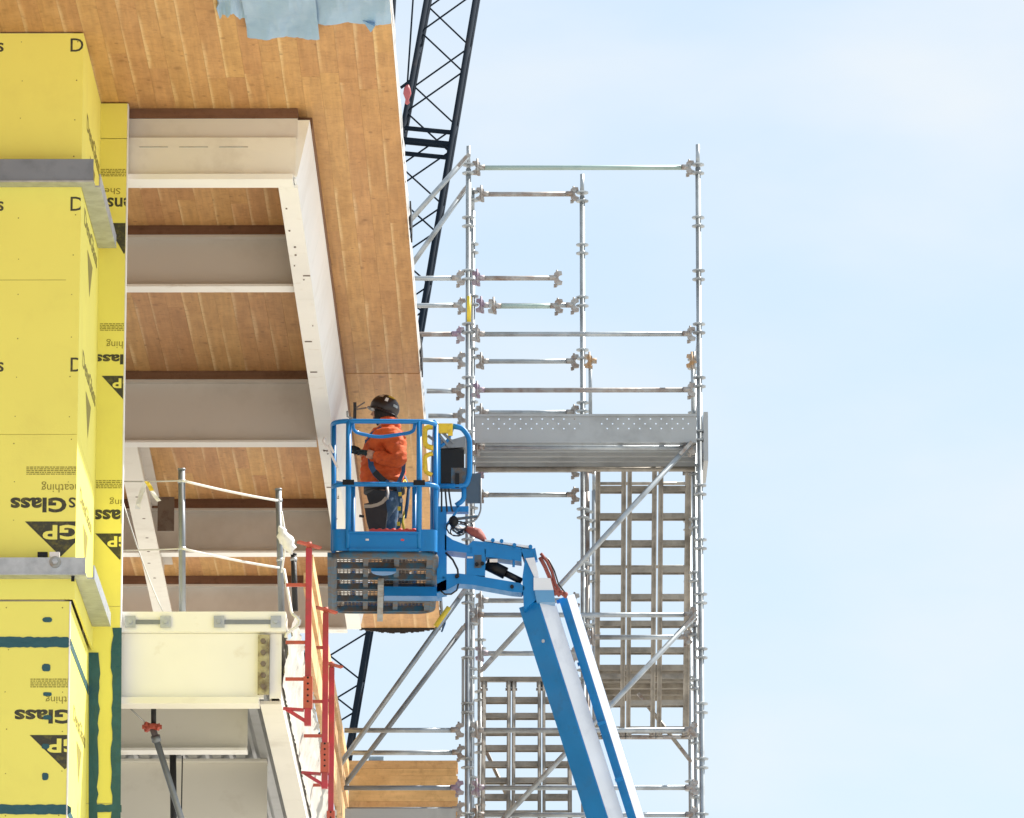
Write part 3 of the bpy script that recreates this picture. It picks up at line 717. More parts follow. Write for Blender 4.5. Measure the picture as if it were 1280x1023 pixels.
# joists under it
for (Y, pb, lab) in ((YL + 1.75, 938, 'first grey beam under the lower floor, above the pipe brace'), (onz(250, 948, zdk).y, 1075, 'second grey beam under the lower floor, behind the pipe brace')):
    ibeam('steel_beam', Y, zdk - 0.003, Zat(pb, Y, 250), -6, -2.3, M['primer'], lab, fl=0.2, flange_mat=M['white_steel'])
# lower girder
gl0, gl1 = Xat(324, YL, 875), Xat(351, YL, 875)
zg = Zat(876, YL, 340)
lg = empty('steel_girder', (gl0, YL, zg), 'cream girder running back below the lower floor at its right edge', 'girder')
for k in range(3):
    MB().box((gl0, YL + 0.15 + 4.3*k, zg), (gl1, YL + 0.15 + 4.3*(k+1) - 0.006, zg + 0.025)).build('bottom_flange', M['primer'], lg)
MB().box((gl0 + 0.07, YL + 0.15, zg + 0.026), (gl0 + 0.085, YLE, zLP)).build('web', M['primer_grey'], lg)
MB().box((gl1 - 0.014, YL - 0.02, zg + 0.0265), (gl1 - 0.002, YLE, zLP - 0.004)).build('side_plate', M['white_steel'], lg)
# wrapped slab edge: crumpled white membrane from floor down
XE = Xat(364, YL, 880)
wr = MB(); nY, nZ = 150, 12
V = []
for j in range(nZ + 1):
    f = j / nZ
    for i in range(nY + 1):
        yy = YL - 0.06 + (YLE - YL) * i / nY
        zz = zLT + 0.01 + (zg + 0.10 - zLT) * f
        xx = (gl1 + 0.004) * f + (XE + 0.03) * (1 - f)
        amp = 0.005 + 0.014 * (1 - f)**2
        V.append((xx + amp * math.sin(i * 1.9 + j * 2.1 + 3*math.sin(i*0.7)) + (random.uniform(-0.008, 0.008) if j < nZ - 1 else 0.012), yy, zz + (random.uniform(-0.03, 0.03) if j == 0 else 0)))
wr.add(V, [(j*(nY+1)+i, j*(nY+1)+i+1, (j+1)*(nY+1)+i+1, (j+1)*(nY+1)+i) for j in range(nZ) for i in range(nY)], True)
tag(wr.build('edge_membrane', M['membrane_cream'], fix=False), 'crumpled white membrane wrapped over the lower floor edge beside red posts', 'membrane')

# ================================================================ guard planks on the lower floor edge
YP = 58.5
zPt = Zat(955, YP, 437); XPp = Xat(437, YP, 955)
n = 4
hgt = [(zPt - 0.13, zPt), (zPt - 0.44, zPt - 0.31), (zPt - 0.86, zPt - 0.60)]
for k, (za, zb_) in enumerate(hgt):
    lab = ['top wooden guard plank running back behind the red posts', 'middle wooden guard plank running back behind the red posts', 'bottom wooden guard plank running back behind the red posts'][k]
    r = empty('guard_plank', (XPp, 50, za), lab, 'plank', 'guard planks')
    y = (49.0, 48.2, 48.6)[k]
    while y < YP:
        y1 = min(YP, y + 3.6)
        MB().box((XPp - 0.045 - 0.002*k, y, za), (XPp - 0.005 + 0.004*random.random(), y1 - 0.006, zb_)).build('plank', M['rail_wood'], r)
        y = y1
# lower timber deck edge beyond the planks
td = empty('timber_edge', (XPp + 0.5, YP + 0.4, Zat(1030, YP)), 'laminated timber edge panel beyond the raking scaffold tubes', 'timber panel')
xa, xb = Xat(436, YP + 0.1, 980), Xat(572, YP + 0.1, 980)
pys = [951, 961, 970, 1002, 1034]
for k in range(4):
    MB().box((xa, YP + 0.1 - (0.002 if k in (0, 2) else 0), Zat(pys[k+1], YP + 0.1, 500) + 0.0012), (xb - (0.015 if k == 1 else 0), YP + 0.42, Zat(pys[k], YP + 0.1, 500))).build('lamella', M['timber_x'], td)
q = at(470, 949, YP + 0.1)
MB().box((q.x - 0.07, YP + 0.12, q.z - 0.012), (q.x + 0.07, YP + 0.5, q.z + 0.028)).build('blue_wrap', M['blue_sheet'], td)

# ================================================================ red edge posts
def red_post(px0, py0, px1, py1, Y, lab, X0, foot):
    zt, zb_ = Zat(py0, Y, px0), Zat(py1, Y, px1)
    X0 = Xat((px0 + px1) / 2, Y, (py0 + py1) / 2)
    o = empty('edge_post', (X0, Y, zb_), lab, 'post', 'red slab edge posts')
    w = 0.046
    MB().box((X0 - w/2, Y - w/2, zb_), (X0 + w/2, Y + w/2, zt)).build('upright', M['red'], o)
    hd = MB(); hd.bar((X0 - 0.08, Y - 0.06, zt + 0.04), (X0 + 0.085, Y + 0.02, zt + 0.008), 0.05, 0.016); hd.build('head_plate', M['orange_red'], o)
    MB().tube((X0, Y, zt), (X0, Y, zt + 0.05), 0.02, 8).build('head_bolt', M['orange_red'], o)
    for dz in (0.28, 0.72, 1.0):
        MB().box((X0 - 0.17, Y - 0.012, zt - dz - 0.012), (X0 - w/2, Y + 0.012, zt - dz + 0.012)).build('rail_hook', M['orange_red'], o)
    MB().box((X0 - 0.034, Y - 0.034, zb_ + 0.0), (X0 + 0.034, Y + 0.034, zb_ + 0.24)).build('sleeve', M['orange_red'], o)
    if foot:
        c = MB(); c.bar((X0 - 0.185, Y, zb_ + 0.0), (X0 - 0.03, Y, zb_ - 0.012), 0.05, 0.02); c.bar((X0 - 0.16, Y, zb_ - 0.005), (X0 - 0.01, Y, zb_ - 0.10), 0.03, 0.025); c.bar((X0, Y, zb_ + 0.02), (X0, Y, zb_ - 0.13), 0.05, 0.05, Y_)
        c.build('clamp_foot', M['red'], o)
    for k in range(5):
        MB().tube((X0, Y - w/2 - 0.012, zb_ + 0.05 + 0.045*k), (X0, Y - w/2, zb_ + 0.05 + 0.045*k), 0.009, 6).build('pin_hole', M['dark'], o)
red_post(386, 686, 385, 886, 46.9, 'tall red edge post nearest the white edge beam', 0, True)
red_post(408, 767, 405, 966, 50.2, 'red edge post standing second from the front edge', 0, True)
red_post(415, 835, 413, 1050, 52.6, 'dark red edge post standing third from the front edge', 0, False)

# ================================================================ guard pipes and wire ropes
def gpost(px0, py0, px1, py1, Y, r, lab, mat):
    a, b = at(px0, py0, Y), at(px1, py1, Y)
    o = empty('guard_post', b, lab, 'post', 'guard pipes')
    MB().tube(b, a, r, 12).build('pipe', mat, o)
    MB().tube(a, a + Vector((0, 0, 0.012)), r * 1.15, 12).build('cap', mat, o)
    for t in (0.08, 0.55): 
        q = a.lerp(b, t); MB().tube(q - Vector((0, 0, 0.012)), q + Vector((0, 0, 0.012)), r*1.18, 12).build('ring', M['galv'], o)
    return a, b
A0, A1 = gpost(227, 588, 228, 767, YL + 0.05, 0.026, 'dark galvanized guard pipe with two wire ropes, in front of grey beam', M['post'])
B0, B1 = gpost(348, 613, 352, 772, YL + 0.55, 0.024, 'dark guard pipe beside the white rag at the floor corner', M['post'])
C_0, C_1 = gpost(367, 694, 369, 764, YL + 1.1, 0.022, 'short black pipe between the guard pipe and red post', M['black'])
def rope(pts, r, lab, mat, name='wire_rope', grp='wire ropes'):
    m_ = MB().pipe(pts, r, 6); return tag(m_.build(name, mat), lab, 'rope', grp)
def sag(a, b, d, n=8): return [a.lerp(b, k/n) - Vector((0, 0, d*4*(k/n)*(1-k/n))) for k in range(n+1)]
rope(sag(at(228, 601, YL + 0.02), at(347, 626, YL + 0.52), 0.008), 0.0095, 'upper pale wire rope strung between the two guard pipes', M['white_rag'])
rope(sag(at(228, 686, YL + 0.02), at(349, 710, YL + 0.52), 0.008), 0.0095, 'lower pale wire rope strung between the two guard pipes', M['white_rag'])
rope(sag(at(152, 602, YL + 0.3), at(226, 601, YL + 0.02), 0.004), 0.006, 'upper thin wire rope from yellow fin to guard pipe', M['rope'])
rope(sag(at(152, 688, YL + 0.3), at(226, 686, YL + 0.02), 0.004), 0.006, 'lower thin wire rope from yellow fin to guard pipe', M['rope'])
rope(sag(at(152, 622, YL + 0.4), at(205, 768, YL + 0.25), 0.05), 0.005, 'slack thin wire hanging down beside the yellow fin', M['rope'])
rope(sag(at(352, 640, YL + 0.5), at(356, 664, YL + 0.45), 0.0) + sag(at(356, 690, YL + 0.45), at(352, 716, YL + 0.5), 0.0), 0.009, 'short white cord tied down the guard pipe at rag', M['white_rag'])
rope(sag(at(355, 712, YL + 0.48), at(364, 764, YL + 0.2), 0.0) + [at(366 + 9*math.sin(t*0.7), 768 + 4.2*t, YL - 0.1) for t in range(8)], 0.012, 'loop of white rope drooping over the floor corner', M['white_rag'])
# rag and ribbon
rg = MB(); c = at(359, 677, YL + 0.42); rings = []
for k in range(9):
    t = k / 8; q = c + Vector((0.09*t - 0.055, 0, 0.12 - 0.22*t)); rr = 0.012 + 0.05*math.sin(math.pi*min(1, t*1.05))*(1 + 0.3*math.sin(k*2.3))
    rings.append([q + Vector((rr*math.cos(2*math.pi*i/8)*random.uniform(0.7, 1.2), rr*0.5*math.sin(2*math.pi*i/8), rr*0.3*math.sin(4*math.pi*i/8))) for i in range(8)])
rg.loft(rings); tag(rg.build('knotted_rag', M['white_rag']), 'white rag knotted on the cord beside guard pipe', 'rag')
rb = MB()
o = empty('warning_ribbon', at(183, 601, YL + 0.2), 'short white and yellow ribbon tied to wire near yellow fin', 'ribbon')
def strip(P_, w): 
    m_ = MB(); V = []
    for k, p_ in enumerate(P_): V += [p_ + Vector((-w, 0.01*math.sin(k), 0)), p_ + Vector((w, 0.012*math.cos(k*1.3), 0.004))]
    m_.add(V, [(2*i, 2*i+1, 2*i+3, 2*i+2) for i in range(len(P_)-1)]); return m_
yr = YL + 0.16
strip([at(182, 602, yr), at(179, 610, yr), at(176, 620, yr), at(173, 630, yr), at(172, 637, yr)], 0.02).build('white_tail', M['white_rag'], o, fix=False)
strip([at(183, 602, yr), at(187, 608, yr), at(190, 614, yr)], 0.016).build('yellow_tail', M['tape'], o, fix=False)
strip([at(190, 614, yr), at(194, 621, yr), at(199, 627, yr)], 0.016).build('white_tail', M['white_rag'], o, fix=False)

# pipe brace under the lower floor
pb_ = empty('pipe_brace', at(225, 1023, YL + 1.2), 'grey pipe brace with red collar slanting below the lower floor', 'brace')
yb = YL + 0.9
MB().tube(at(192, 872, yb), at(192, 908, yb), 0.02, 10).build('hanger_rod', M['black'], pb_)
MB().tube(at(190, 908, yb), at(254, 1110, yb + 0.5), 0.025, 12).build('pipe', M['post'], pb_)
MB().tube(at(194, 920, yb), at(196, 927, yb + 0.02), 0.036, 12).build('coupling', M['post'], pb_)
cl = MB(); c = at(190, 909, yb)
for k in range(8):
    t = 2*math.pi*k/8; cl.bar(c, c + Vector((0.075*math.cos(t), 0.05*math.sin(t), 0.02*math.sin(2*t))), 0.03, 0.03)
cl.tube(c - Vector((0, 0, 0.02)), c + Vector((0, 0, 0.02)), 0.05, 10); cl.build('red_collar', M['orange_red'], pb_)
tag(MB().tube(at(216, 940, YL + 2.3), at(218, 1100, YL + 2.3), 0.026, 10).build('hanger_pipe', M['black']), 'black vertical hanger pipe behind the slanting pipe brace', 'pipe')
rope([at(161, 884, YL + 0.8), at(183, 905, YL + 0.88)], 0.006, 'thin wire to the red collar below the edge beam', M['rope'])
rope([at(228, 945, YL + 2.6), at(226, 1060, YL + 2.6)], 0.005, 'thin vertical wire behind the pipe brace', M['black'])

# clamps left on the girder
def gclamp(px, py, Y, lab):
    o = empty('bar_clamp', at(px, py, Y), lab, 'clamp', 'small clamps on the girder')
    c = at(px, py, Y)
    MB().pipe([c + Vector((-0.07, 0, 0.02)), c + Vector((-0.07, 0, -0.03)), c + Vector((-0.03, 0, -0.035)), c + Vector((0.03, 0, 0.0))], 0.010, 6).build('hook', M['rust'], o)
    MB().pipe([c, c + Vector((0.05, 0, 0.01)), c + Vector((0.1, 0, 0.02)), c + Vector((0.14, 0.02, -0.01))], 0.009, 6).build('handle', M['worn_grey'], o)
    return o
gclamp(430, 425, onx(437, 425, XT).y - 0.05, 'small hooked clamp halfway along the long girder')
yc = 55.0
o = empty('bar_clamp', at(443, 520, yc), 'dark bar clamp with handle just left of the worker helmet', 'clamp', 'small clamps on the girder')
MB().box(at(441.5, 526, yc), at(445.5, 503, yc) + Vector((0, 0.02, 0))).build('bar', M['black'], o)
MB().bar(at(445, 510, yc), at(456, 503, yc), 0.012, 0.012).build('handle', M['rust'], o)
MB().bar(at(445, 512, yc), at(458, 510, yc), 0.012, 0.012).build('handle', M['rust'], o)
MB().pipe([at(434, 514, yc), at(434, 521, yc), at(441, 523, yc)], 0.008, 6).build('jaw', M['worn_grey'], o)

# ================================================================ crane boom far behind
YC = 150.0
crane = empty('lattice_crane', at(437, 920, YC), 'dark navy lattice crane boom rising behind the timber slab', 'crane')
def rc(py): return at(594 - 0.169*(py), py, YC)
def lcx(py): return at(533 - 0.183*(py), py, YC)
D = Vector((0, 1.3, 0))
top, bot = -60, 1250
for f_, off in ((rc, Vector()), (lcx, Vector()), (rc, D), (lcx, D)):
    MB().tube(f_(bot) + off, f_(top) + off, 0.066 if off.length == 0 else 0.05, 8).build('chord', M['navy'], crane)
step = 50.0
py = top; k = 0
while py < 1060:
    for (off, fl_) in ((Vector(), 0), (D, 1)):
        a, b = (rc, lcx) if (k + fl_) % 2 else (lcx, rc)
        MB().tube(a(py) + off, b(py + step) + off, 0.023, 6).build('lacing', M['navy'], crane)
    for f_ in (rc, lcx):
        a, b = (Vector(), D) if k % 2 else (D, Vector())
        MB().tube(f_(py) + a, f_(py + step) + b, 0.025, 6).build('lacing', M['navy'], crane)
    py += step; k += 1
for py in (160, 174):
    for off in (Vector(), D):
        MB().tube(lcx(py) + off, rc(py + 6) + off, 0.06, 8).build('joint_bar', M['navy'], crane)
MB().tube(at(492, -40, YC + 3), at(485, 90, YC + 3), 0.11, 8).build('mast', M['navy'], crane)
MB().tube(at(519, -40, YC - 1), at(509, 108, YC - 1), 0.022, 6).build('hoist_rope', M['navy'], crane)
hk = MB(); rings = []
for (py, rr) in ((106, 0.04), (111, 0.08), (117, 0.10), (121, 0.07), (125, 0.04), (129, 0.06), (131, 0.02)):
    q = at(509, py, YC - 1); rings.append([q + Vector((rr*math.cos(t*math.pi/4), rr*0.6*math.sin(t*math.pi/4), 0)) for t in range(8)])
hk.loft(rings); hk.build('hook_block', paint('hook_red', (0.42, 0.10, 0.11), 0.5), crane)
MB().bar(at(501, 110, YC - 1), at(513, 101, YC - 1), 0.06, 0.06).build('shackle', M['navy'], crane)

# ================================================================ scaffold tower
YS, YR, YT = 56.6, 57.5, 59.6
RT = 0.0245
tower = empty('scaffold_tower', (Xat(730, YS), YS, 0), 'galvanized tube scaffold stair tower standing right of the blue lift', 'scaffold')
CLAMPS = {}
def clamp_mesh(mat):
    if mat in CLAMPS: return CLAMPS[mat]
    b = MB()
    b.prism([(-0.052, -0.02, 0.068), (-0.058, -0.02, 0.036), (-0.03, -0.02, 0.026), (-0.016, -0.02, 0.0), (-0.03, -0.02, -0.03), (-0.062, -0.02, -0.044), (-0.055, -0.02, -0.074), (-0.012, -0.02, -0.08), (0.024, -0.02, -0.05), (0.03, -0.02, 0.0), (0.026, -0.02, 0.045), (0.0, -0.02, 0.07)], (0, 0.04, 0))
    b.tube((0.004, -0.026, -0.095), (-0.004, -0.026, 0.092), 0.011, 6); b.tube((0.0, 0, 0), (0.075, 0, 0.0), 0.031, 8); b.box((0.005, -0.034, -0.1), (0.03, -0.021, -0.06))
    b.v = [Vector((v.x*0.88, v.y*0.95, v.z*0.86)) for v in b.v]
    me, c = b.mesh('end_clamp'); me.materials.append(M[mat]); CLAMPS[mat] = me; return me
cupm = MB(); rings = []
for (z, r) in ((-0.014, 0.028), (-0.008, 0.058), (0.004, 0.06), (0.013, 0.034)):
    rings.append([(r*math.cos(2*math.pi*k/14), r*math.sin(2*math.pi*k/14), z) for k in range(14)])
cupm.loft(rings, False); cupme, _ = cupm.mesh('cup'); cupme.materials.append(M['scaf'])
def standard(px, py_ref, Y, pytop, cups0, mat='scaf', zb=0.0, n=26, pxx=None):
    X = Xat(px, Y, py_ref); zt = Zat(pytop, Y, px)
    s = MB(); s.tube((X, Y, zb), (X, Y, zt - 0.22), RT, 12); s.tube((X, Y, zt - 0.22), (X, Y, zt), RT*0.78, 12)
    o = s.build('standard', M[mat], tower)
    z0 = Zat(cups0, Y, px)
    for k in range(n):
        z = z0 - 0.505*k
        if z < max(zb + 0.1, 9.0): break
        link('cup', cupme, (X, Y, z), o); link('cup', cupme, (X, Y, z - 0.082), o)
    return X
XSL = standard(585.5, 250, YS, 183, 206)
XSR = standard(873, 300, YS, 181, 206)
XRM = standard(728, 350, YR, 218, 241)
XRL = standard(590, 700, YR, 236, 240)
XRR = standard(869, 700, YR, 440, 450)
XTM = standard(743, 700, YT, 586, 652)
XTR = standard(862, 700, YT, 586, 652)
XTL = standard(600, 900, YT, 742, 800, mat='scaf')
XTM2 = standard(734, 700, YR + 0.25, 586, 640, mat='scaf_rust')
cl_cycle = ['clamp', 'clamp', 'clamp_rust', 'clamp', 'clamp_purple', 'clamp_rust']
ci = 0
def ledger(x0, x1, py, Y, mat='scaf', ends=(1, 1), pxr=None, name='ledger', r=None):
    global ci
    z = Zat(py, Y, 640)
    o = MB().tube((x0, Y, z), (x1, Y, z), r or RT*0.92, 10).build(name, M[mat], tower)
    for e_, xx, sgn in ((ends[0], x0, 1), (ends[1], x1, -1)):
        if e_:
            link('end_clamp', clamp_mesh(cl_cycle[ci % 6]), (xx + sgn*0.015, Y, z), o, rot=(0, 0, 0 if sgn > 0 else math.pi)); ci += 1
    return o
g_ = 0.075
for (py, mat) in ((210, 'scaf_green'), (418, 'scaf'), (488, 'scaf_rust'), (769, 'scaf'), (913, 'scaf'), (985, 'scaf'), (1019, 'scaf')):
    ledger(XSL + g_, XSR - g_, py, YS, mat)
for (py, mat) in ((243, 'scaf_rust'), (382, 'scaf'), (452, 'scaf'), (516, 'scaf'), (588, 'scaf'), (619, 'scaf'), (751, 'scaf'), (817, 'scaf')):
    ledger(XRL + g_, XRM - g_, py, YR, mat)
for (py, mat) in ((583, 'stair'), (797, 'scaf')): ledger(XRM + g_, XRR - g_, py, YR, mat)
# loose ledger ends left of the middle standard
ledger(XSL + g_, Xat(697, YS + 0.02, 348), 348, YS + 0.02, 'scaf_rust')
lo = ledger(Xat(616, YS + 0.02, 383), Xat(698, YS + 0.02, 383), 383, YS + 0.02, 'scaf_green')
# tie ledgers to the left, above the slab or ending at its edge, and low ones to the planks
XEND = XR + 0.045
for (py, Y, xl) in ((348, YS, -1.5), (382, YR, -1.5), (418, YS, -1.5), (450, YR, -1.5), (489, YS, XEND), (520, YR, XEND)):
    ledger(xl, XSL - g_, py, Y, ['scaf', 'scaf', 'scaf', 'scaf', 'scaf_rust', 'scaf_rust'][ci % 6], (0, 1))
for (py, Y) in ((913, YS), (941, YR), (985, YS), (1012, YR)):
    ledger(XPp + 0.01, XSL - g_, py, Y, 'scaf' if py < 960 else 'post', (0, 1))
# transoms (front to back)
for (X, pyf) in ((XSL, 210), (XSL, 418), (XSL, 488), (XSL, 588), (XSR, 418), (XSR, 488), (XSR, 588), (XSL, 769), (XSR, 769), (XSL, 913), (XSR, 913)):
    z = Zat(pyf, YS, 640) - 0.045
    MB().tube((X, YS + 0.05, z), (X + 0.0, YR - 0.05, z), RT*0.9, 10).build('transom', M['scaf'], tower)
# low steel plank at lower left
zp = Zat(1012, YS - 0.3, 500)
MB().box((XPp + 0.03, YS - 0.35, zp - 0.14), (XSL - 0.1, YS - 0.31, zp)).build('edge_plank', M['plank'], tower)
# diagonal braces
def brace(a, b, mat='scaf', r=RT):
    o = MB().tube(a, b, r, 10).build('brace', M[mat], tower)
    for p_, q in ((a, b), (b, a)):
        d = (q - p_).normalized(); MB().bar(p_ - d*0.03, p_ + d*0.13, 0.055, 0.03).build('brace_end', M['clamp'], o)
yb = YS - 0.07
brace(at(862, 556, yb), at(603, 837, yb)); brace(at(868, 771, yb), at(618, 1036, yb))
brace(at(584, 196, yb), at(500, 290, yb)); brace(at(582, 236, YR - 0.08), at(505, 345, YR - 0.08))
brace(at(584, 734, yb), at(418, 966, yb), 'scaf'); brace(at(580, 784, YR - 0.08), at(420, 996, YR - 0.08), 'post')
MB().tube(at(562, 760, yb), at(545, 784, yb), RT*1.25, 10).build('yellow_tape', M['tape'], tower)
MB().pipe([at(557, 766, yb), at(556, 780, yb), at(552, 790, yb - 0.02)], 0.008, 6).build('tape_tail', M['strap'], tower)
brace(at(800, 870, YT), at(862, 950, YT), 'stair', RT*0.8); brace(at(608, 940, YT), at(650, 1030, YT), 'stair', RT*0.8)
# guard posts on the landing
for px in (738, 866):
    X = Xat(px, YR - 0.1, 500)
    o = MB().tube((X, YR - 0.1, Zat(524, YR - 0.1)), (X, YR - 0.1, Zat(446, YR - 0.1)), 0.017, 8).build('guard_upright', M['scaf'], tower)
    link('end_clamp', clamp_mesh('clamp_orange'), (X, YR - 0.1, Zat(452, YR - 0.1)), o)
# top landing: perforated toe board, planks underneath
zt0, zt1 = Zat(551, YS - 0.05, 730), Zat(521, YS - 0.05, 730)
x0, x1 = XSL + 0.06, XSR - 0.03
tb = MB(); ytb = YS - 0.05
nx, nz_ = 41, 5
# plate with square holes
hx = (x1 - x0) / nx; hz = (zt1 - zt0) / nz_
for i in range(nx):
    for j in range(nz_):
        a = x0 + hx*i; b = zt0 + hz*j
        hole = (j in (2, 4) and i % 2 == 0) or (j == 3 and i % 2 == 1)
        if i < 1 or i > nx - 2 or 20 <= i <= 22: hole = False
        if j == 4 and i % 2 == 0 and False: hole = False
        if not hole: tb.add([(a, ytb, b), (a+hx, ytb, b), (a+hx, ytb, b+hz), (a, ytb, b+hz)], [(0, 1, 2, 3)])
        else:
            r = 0.006; cx, cz = a + hx/2, b + hz/2
            q = [(a, ytb, b), (a+hx, ytb, b), (a+hx, ytb, b+hz), (a, ytb, b+hz), (cx-r, ytb, cz-r), (cx+r, ytb, cz-r), (cx+r, ytb, cz+r), (cx-r, ytb, cz+r)]
            tb.add(q, [(0,1,5,4), (1,2,6,5), (2,3,7,6), (3,0,4,7)])
tb.box((x0, ytb - 0.012, zt1), (x1, ytb + 0.03, zt1 + 0.022)); tb.box((x0, ytb - 0.006, zt0 - 0.02), (x1, ytb + 0.035, zt0))
tb.build('toe_board', M['plank'], tower, fix=False)
zpl = zt0 - 0.03
npk = 4; dep = (YR - 0.03 - YS - 0.02) / npk
for k in range(npk):
    y0 = YS + 0.02 + dep*k
    o = MB().box((x0, y0, zpl - 0.0), (x1, y0 + dep - 0.045, zpl + 0.02)).build('plank', M['plank'], tower)
    for yy in (y0, y0 + dep - 0.032):
        MB().box((x0, yy, zpl - 0.06), (x1, yy + 0.012, zpl - 0.001)).build('plank_lip', M['plank'], o)
ledger(XSL + g_, XSR - g_, 560, YS, 'scaf'); 
MB().tube((x0, YR - 0.25, zpl - 0.08), (x1, YR - 0.25, zpl - 0.08), RT, 10).build('ledger', M['stair'], tower)
eb_ = MB(); q = at(883, 540, YS)
eb_.box((XSR + 0.035, YS - 0.06, Zat(578, YS, 880)), (XSR + 0.075, YR, Zat(517, YS, 880))); eb_.build('end_toe_board', M['plank'], tower)
# lower, farther landing
zl2 = Zat(838, YT, 800)
for k in range(4):
    y0 = YT + 0.05 + 0.33*k
    o = MB().box((XTM - 0.02, y0, zl2), (XTR + 0.02, y0 + 0.30, zl2 + 0.05)).build('plank', M['stair'], tower)
    for yy in (y0, y0 + 0.288):
        MB().box((XTM - 0.02, yy, zl2 - 0.05), (XTR + 0.02, yy + 0.012, zl2 - 0.001)).build('plank_lip', M['stair'], o)
MB().box((XTM - 0.02, YT - 0.02, zl2 - 0.005), (XTR + 0.02, YT + 0.02, zl2 + 0.05)).build('edge_rail', M['stair'], tower)
MB().tube((XTM, YT, Zat(922, YT)), (XTR, YT, Zat(922, YT)), 0.022, 8).build('ledger', M['scaf_rust'], tower)
# ladder-like box with bracing at the left standard
bx = Xat(581, YS, 850)
MB().box((bx - 0.03, YS + 0.05, Zat(905, YS)), (bx - 0.005, YS + 0.12, Zat(822, YS))).build('hung_plate', M['plank'], tower)
# stickers
for (px, py0, py1, Y) in ((585.5, 371, 404, YS),):
    X = Xat(px, Y, py0); MB().tube((X, Y, Zat(py1, Y)), (X, Y, Zat(py0, Y)), RT*1.03, 12).build('label_tape', M['tape'], tower)

# stair flights: open treads between paired channel stringers
def flight(pxs, ptop, pbot, Ytop, Ybot, ntr, lab, dark, nosing):
    zt_, zb_ = Zat(ptop, Ytop, 700), Zat(pbot, Ybot, 700)
    o = empty('stair_flight', ((Xat(pxs[0][0], Ytop) + Xat(pxs[-1][1], Ytop))/2, (Ytop + Ybot)/2, zb_), lab, 'stairs', 'stair flights of the tower')
    pm = (ptop + pbot) / 2; Ym = (Ytop + Ybot)/2
    xs = []
    for (a, b) in pxs:
        Xa, Xb = Xat(a, Ym, pm), Xat(b, Ym, pm); xs.append((Xa, Xb))
        m_ = MB(); w = Xb - Xa
        up = Vector((0, 0, 0.055))
        for (u0, u1, dz) in ((0.0, 0.28, 0.0), (0.28, 0.72, 0.02), (0.72, 1.0, 0.0)):     # channel: two lips and a recessed web
            xa_, xb_ = Xa + w*u0, Xa + w*u1
            m_.prism([Vector((xa_, Ytop, zt_ + dz)), Vector((xb_, Ytop, zt_ + dz)), Vector((xb_, Ybot, zb_ + dz)), Vector((xa_, Ybot, zb_ + dz))], (0, 0, 0.10))
        m_.build('stringer', M['stair'], o)
        for (yy, zz) in ((Ytop, zt_), (Ybot, zb_)):
            hk_ = MB(); hk_.box((Xa - 0.01, yy - 0.02, zz + 0.02), (Xb + 0.01, yy + 0.02, zz + 0.07)); hk_.tube((Xa - 0.015, yy, zz), (Xb + 0.015, yy, zz), 0.014, 6)
            hk_.build('end_hook', M['clamp'], o)
    for k in range(ntr):
        t = (k + 0.75) / ntr; yy = Ytop + (Ybot - Ytop)*t; zz = zt_ + (zb_ - zt_)*t + 0.02
        for (p_, q_) in zip(xs[:-1], xs[1:]):
            if q_[0] - p_[1] < 0.1: continue
            m_ = MB(); d = 0.06
            m_.box((p_[1] - 0.002, yy - d, zz), (q_[0] + 0.002, yy + d, zz + 0.012))
            m_.box((p_[1] - 0.002, yy - d, zz - 0.038), (q_[0] + 0.002, yy - d + 0.012, zz)); m_.box((p_[1] - 0.002, yy + d - 0.012, zz - 0.038), (q_[0] + 0.002, yy + d, zz))
            m_.build('tread', M['stair'], o)
    return o
flight([(744, 750), (776, 782), (783.5, 789), (814, 820), (822, 828), (855, 863)], 588, 922, YR + 0.05, YT - 0.25, 10, 'upper stair flight of open treads below the landing, right side of the tower', 1, 0)
flight([(601, 606.5), (633, 638), (639.5, 644), (672, 676.5), (678, 682), (709.5, 715)], 862, 1150, YT - 0.1, YR + 0.1, 14, 'lower stair flight of open treads at left half of the tower', 0, 1)
MB().box((Xat(600, YT - 0.1, 850), YT - 0.13, Zat(853, YT - 0.1)), (Xat(716, YT - 0.1, 850), YT - 0.08, Zat(847, YT - 0.1))).build('header_rail', M['stair'], tower)
for (py, mat) in ((605, 'scaf'), (709, 'scaf')):
    MB().tube((XTM, YT, Zat(py, YT)), (XTR, YT, Zat(py, YT)), 0.016, 8).build('ledger', M['stair'], tower)

# ================================================================ boom lift
lift = empty('boom_lift', (4.6, 58.0, 0), 'blue boom lift with a basket raised beside the timber slab', 'boom lift')
Y0, Y1 = 54.2, 56.75
bx0, bx1 = Xat(415.5, Y0, 600), Xat(547, Y0, 600)
ZF = Zat(686, Y0, 480); ZR = Zat(527, Y0, 480); ZM = Zat(606, Y0, 480)
r = 0.021
def pl(pts, r_=r, name='rail', mat='blue', n=10): return MB().pipe(pts, r_, n).build(name, M[mat], lift)
_pv = Vector(((bx0 + bx1)/2, Y0, 0)); _rt = Matrix.Rotation(rad(1.7), 3, 'Z')
HOOK[0] = lambda v: _pv + _rt @ (Vector(v) - _pv)
top_ = MB().pipe(loop(bx0 + 0.0, bx1 - 0.02, Y0, Y1, ZR, 0.13), r, 10, closed=True).build('top_rail', M['blue'], lift)
mid_ = MB().pipe(loop(bx0 + 0.01, bx1 - 0.0, Y0 - 0.01, Y1, ZM, 0.12), r, 10, closed=True).build('mid_rail', M['blue'], lift)
xa, xb = Xat(441, Y0 + 0.1, 540), Xat(519, Y0 + 0.1, 540)
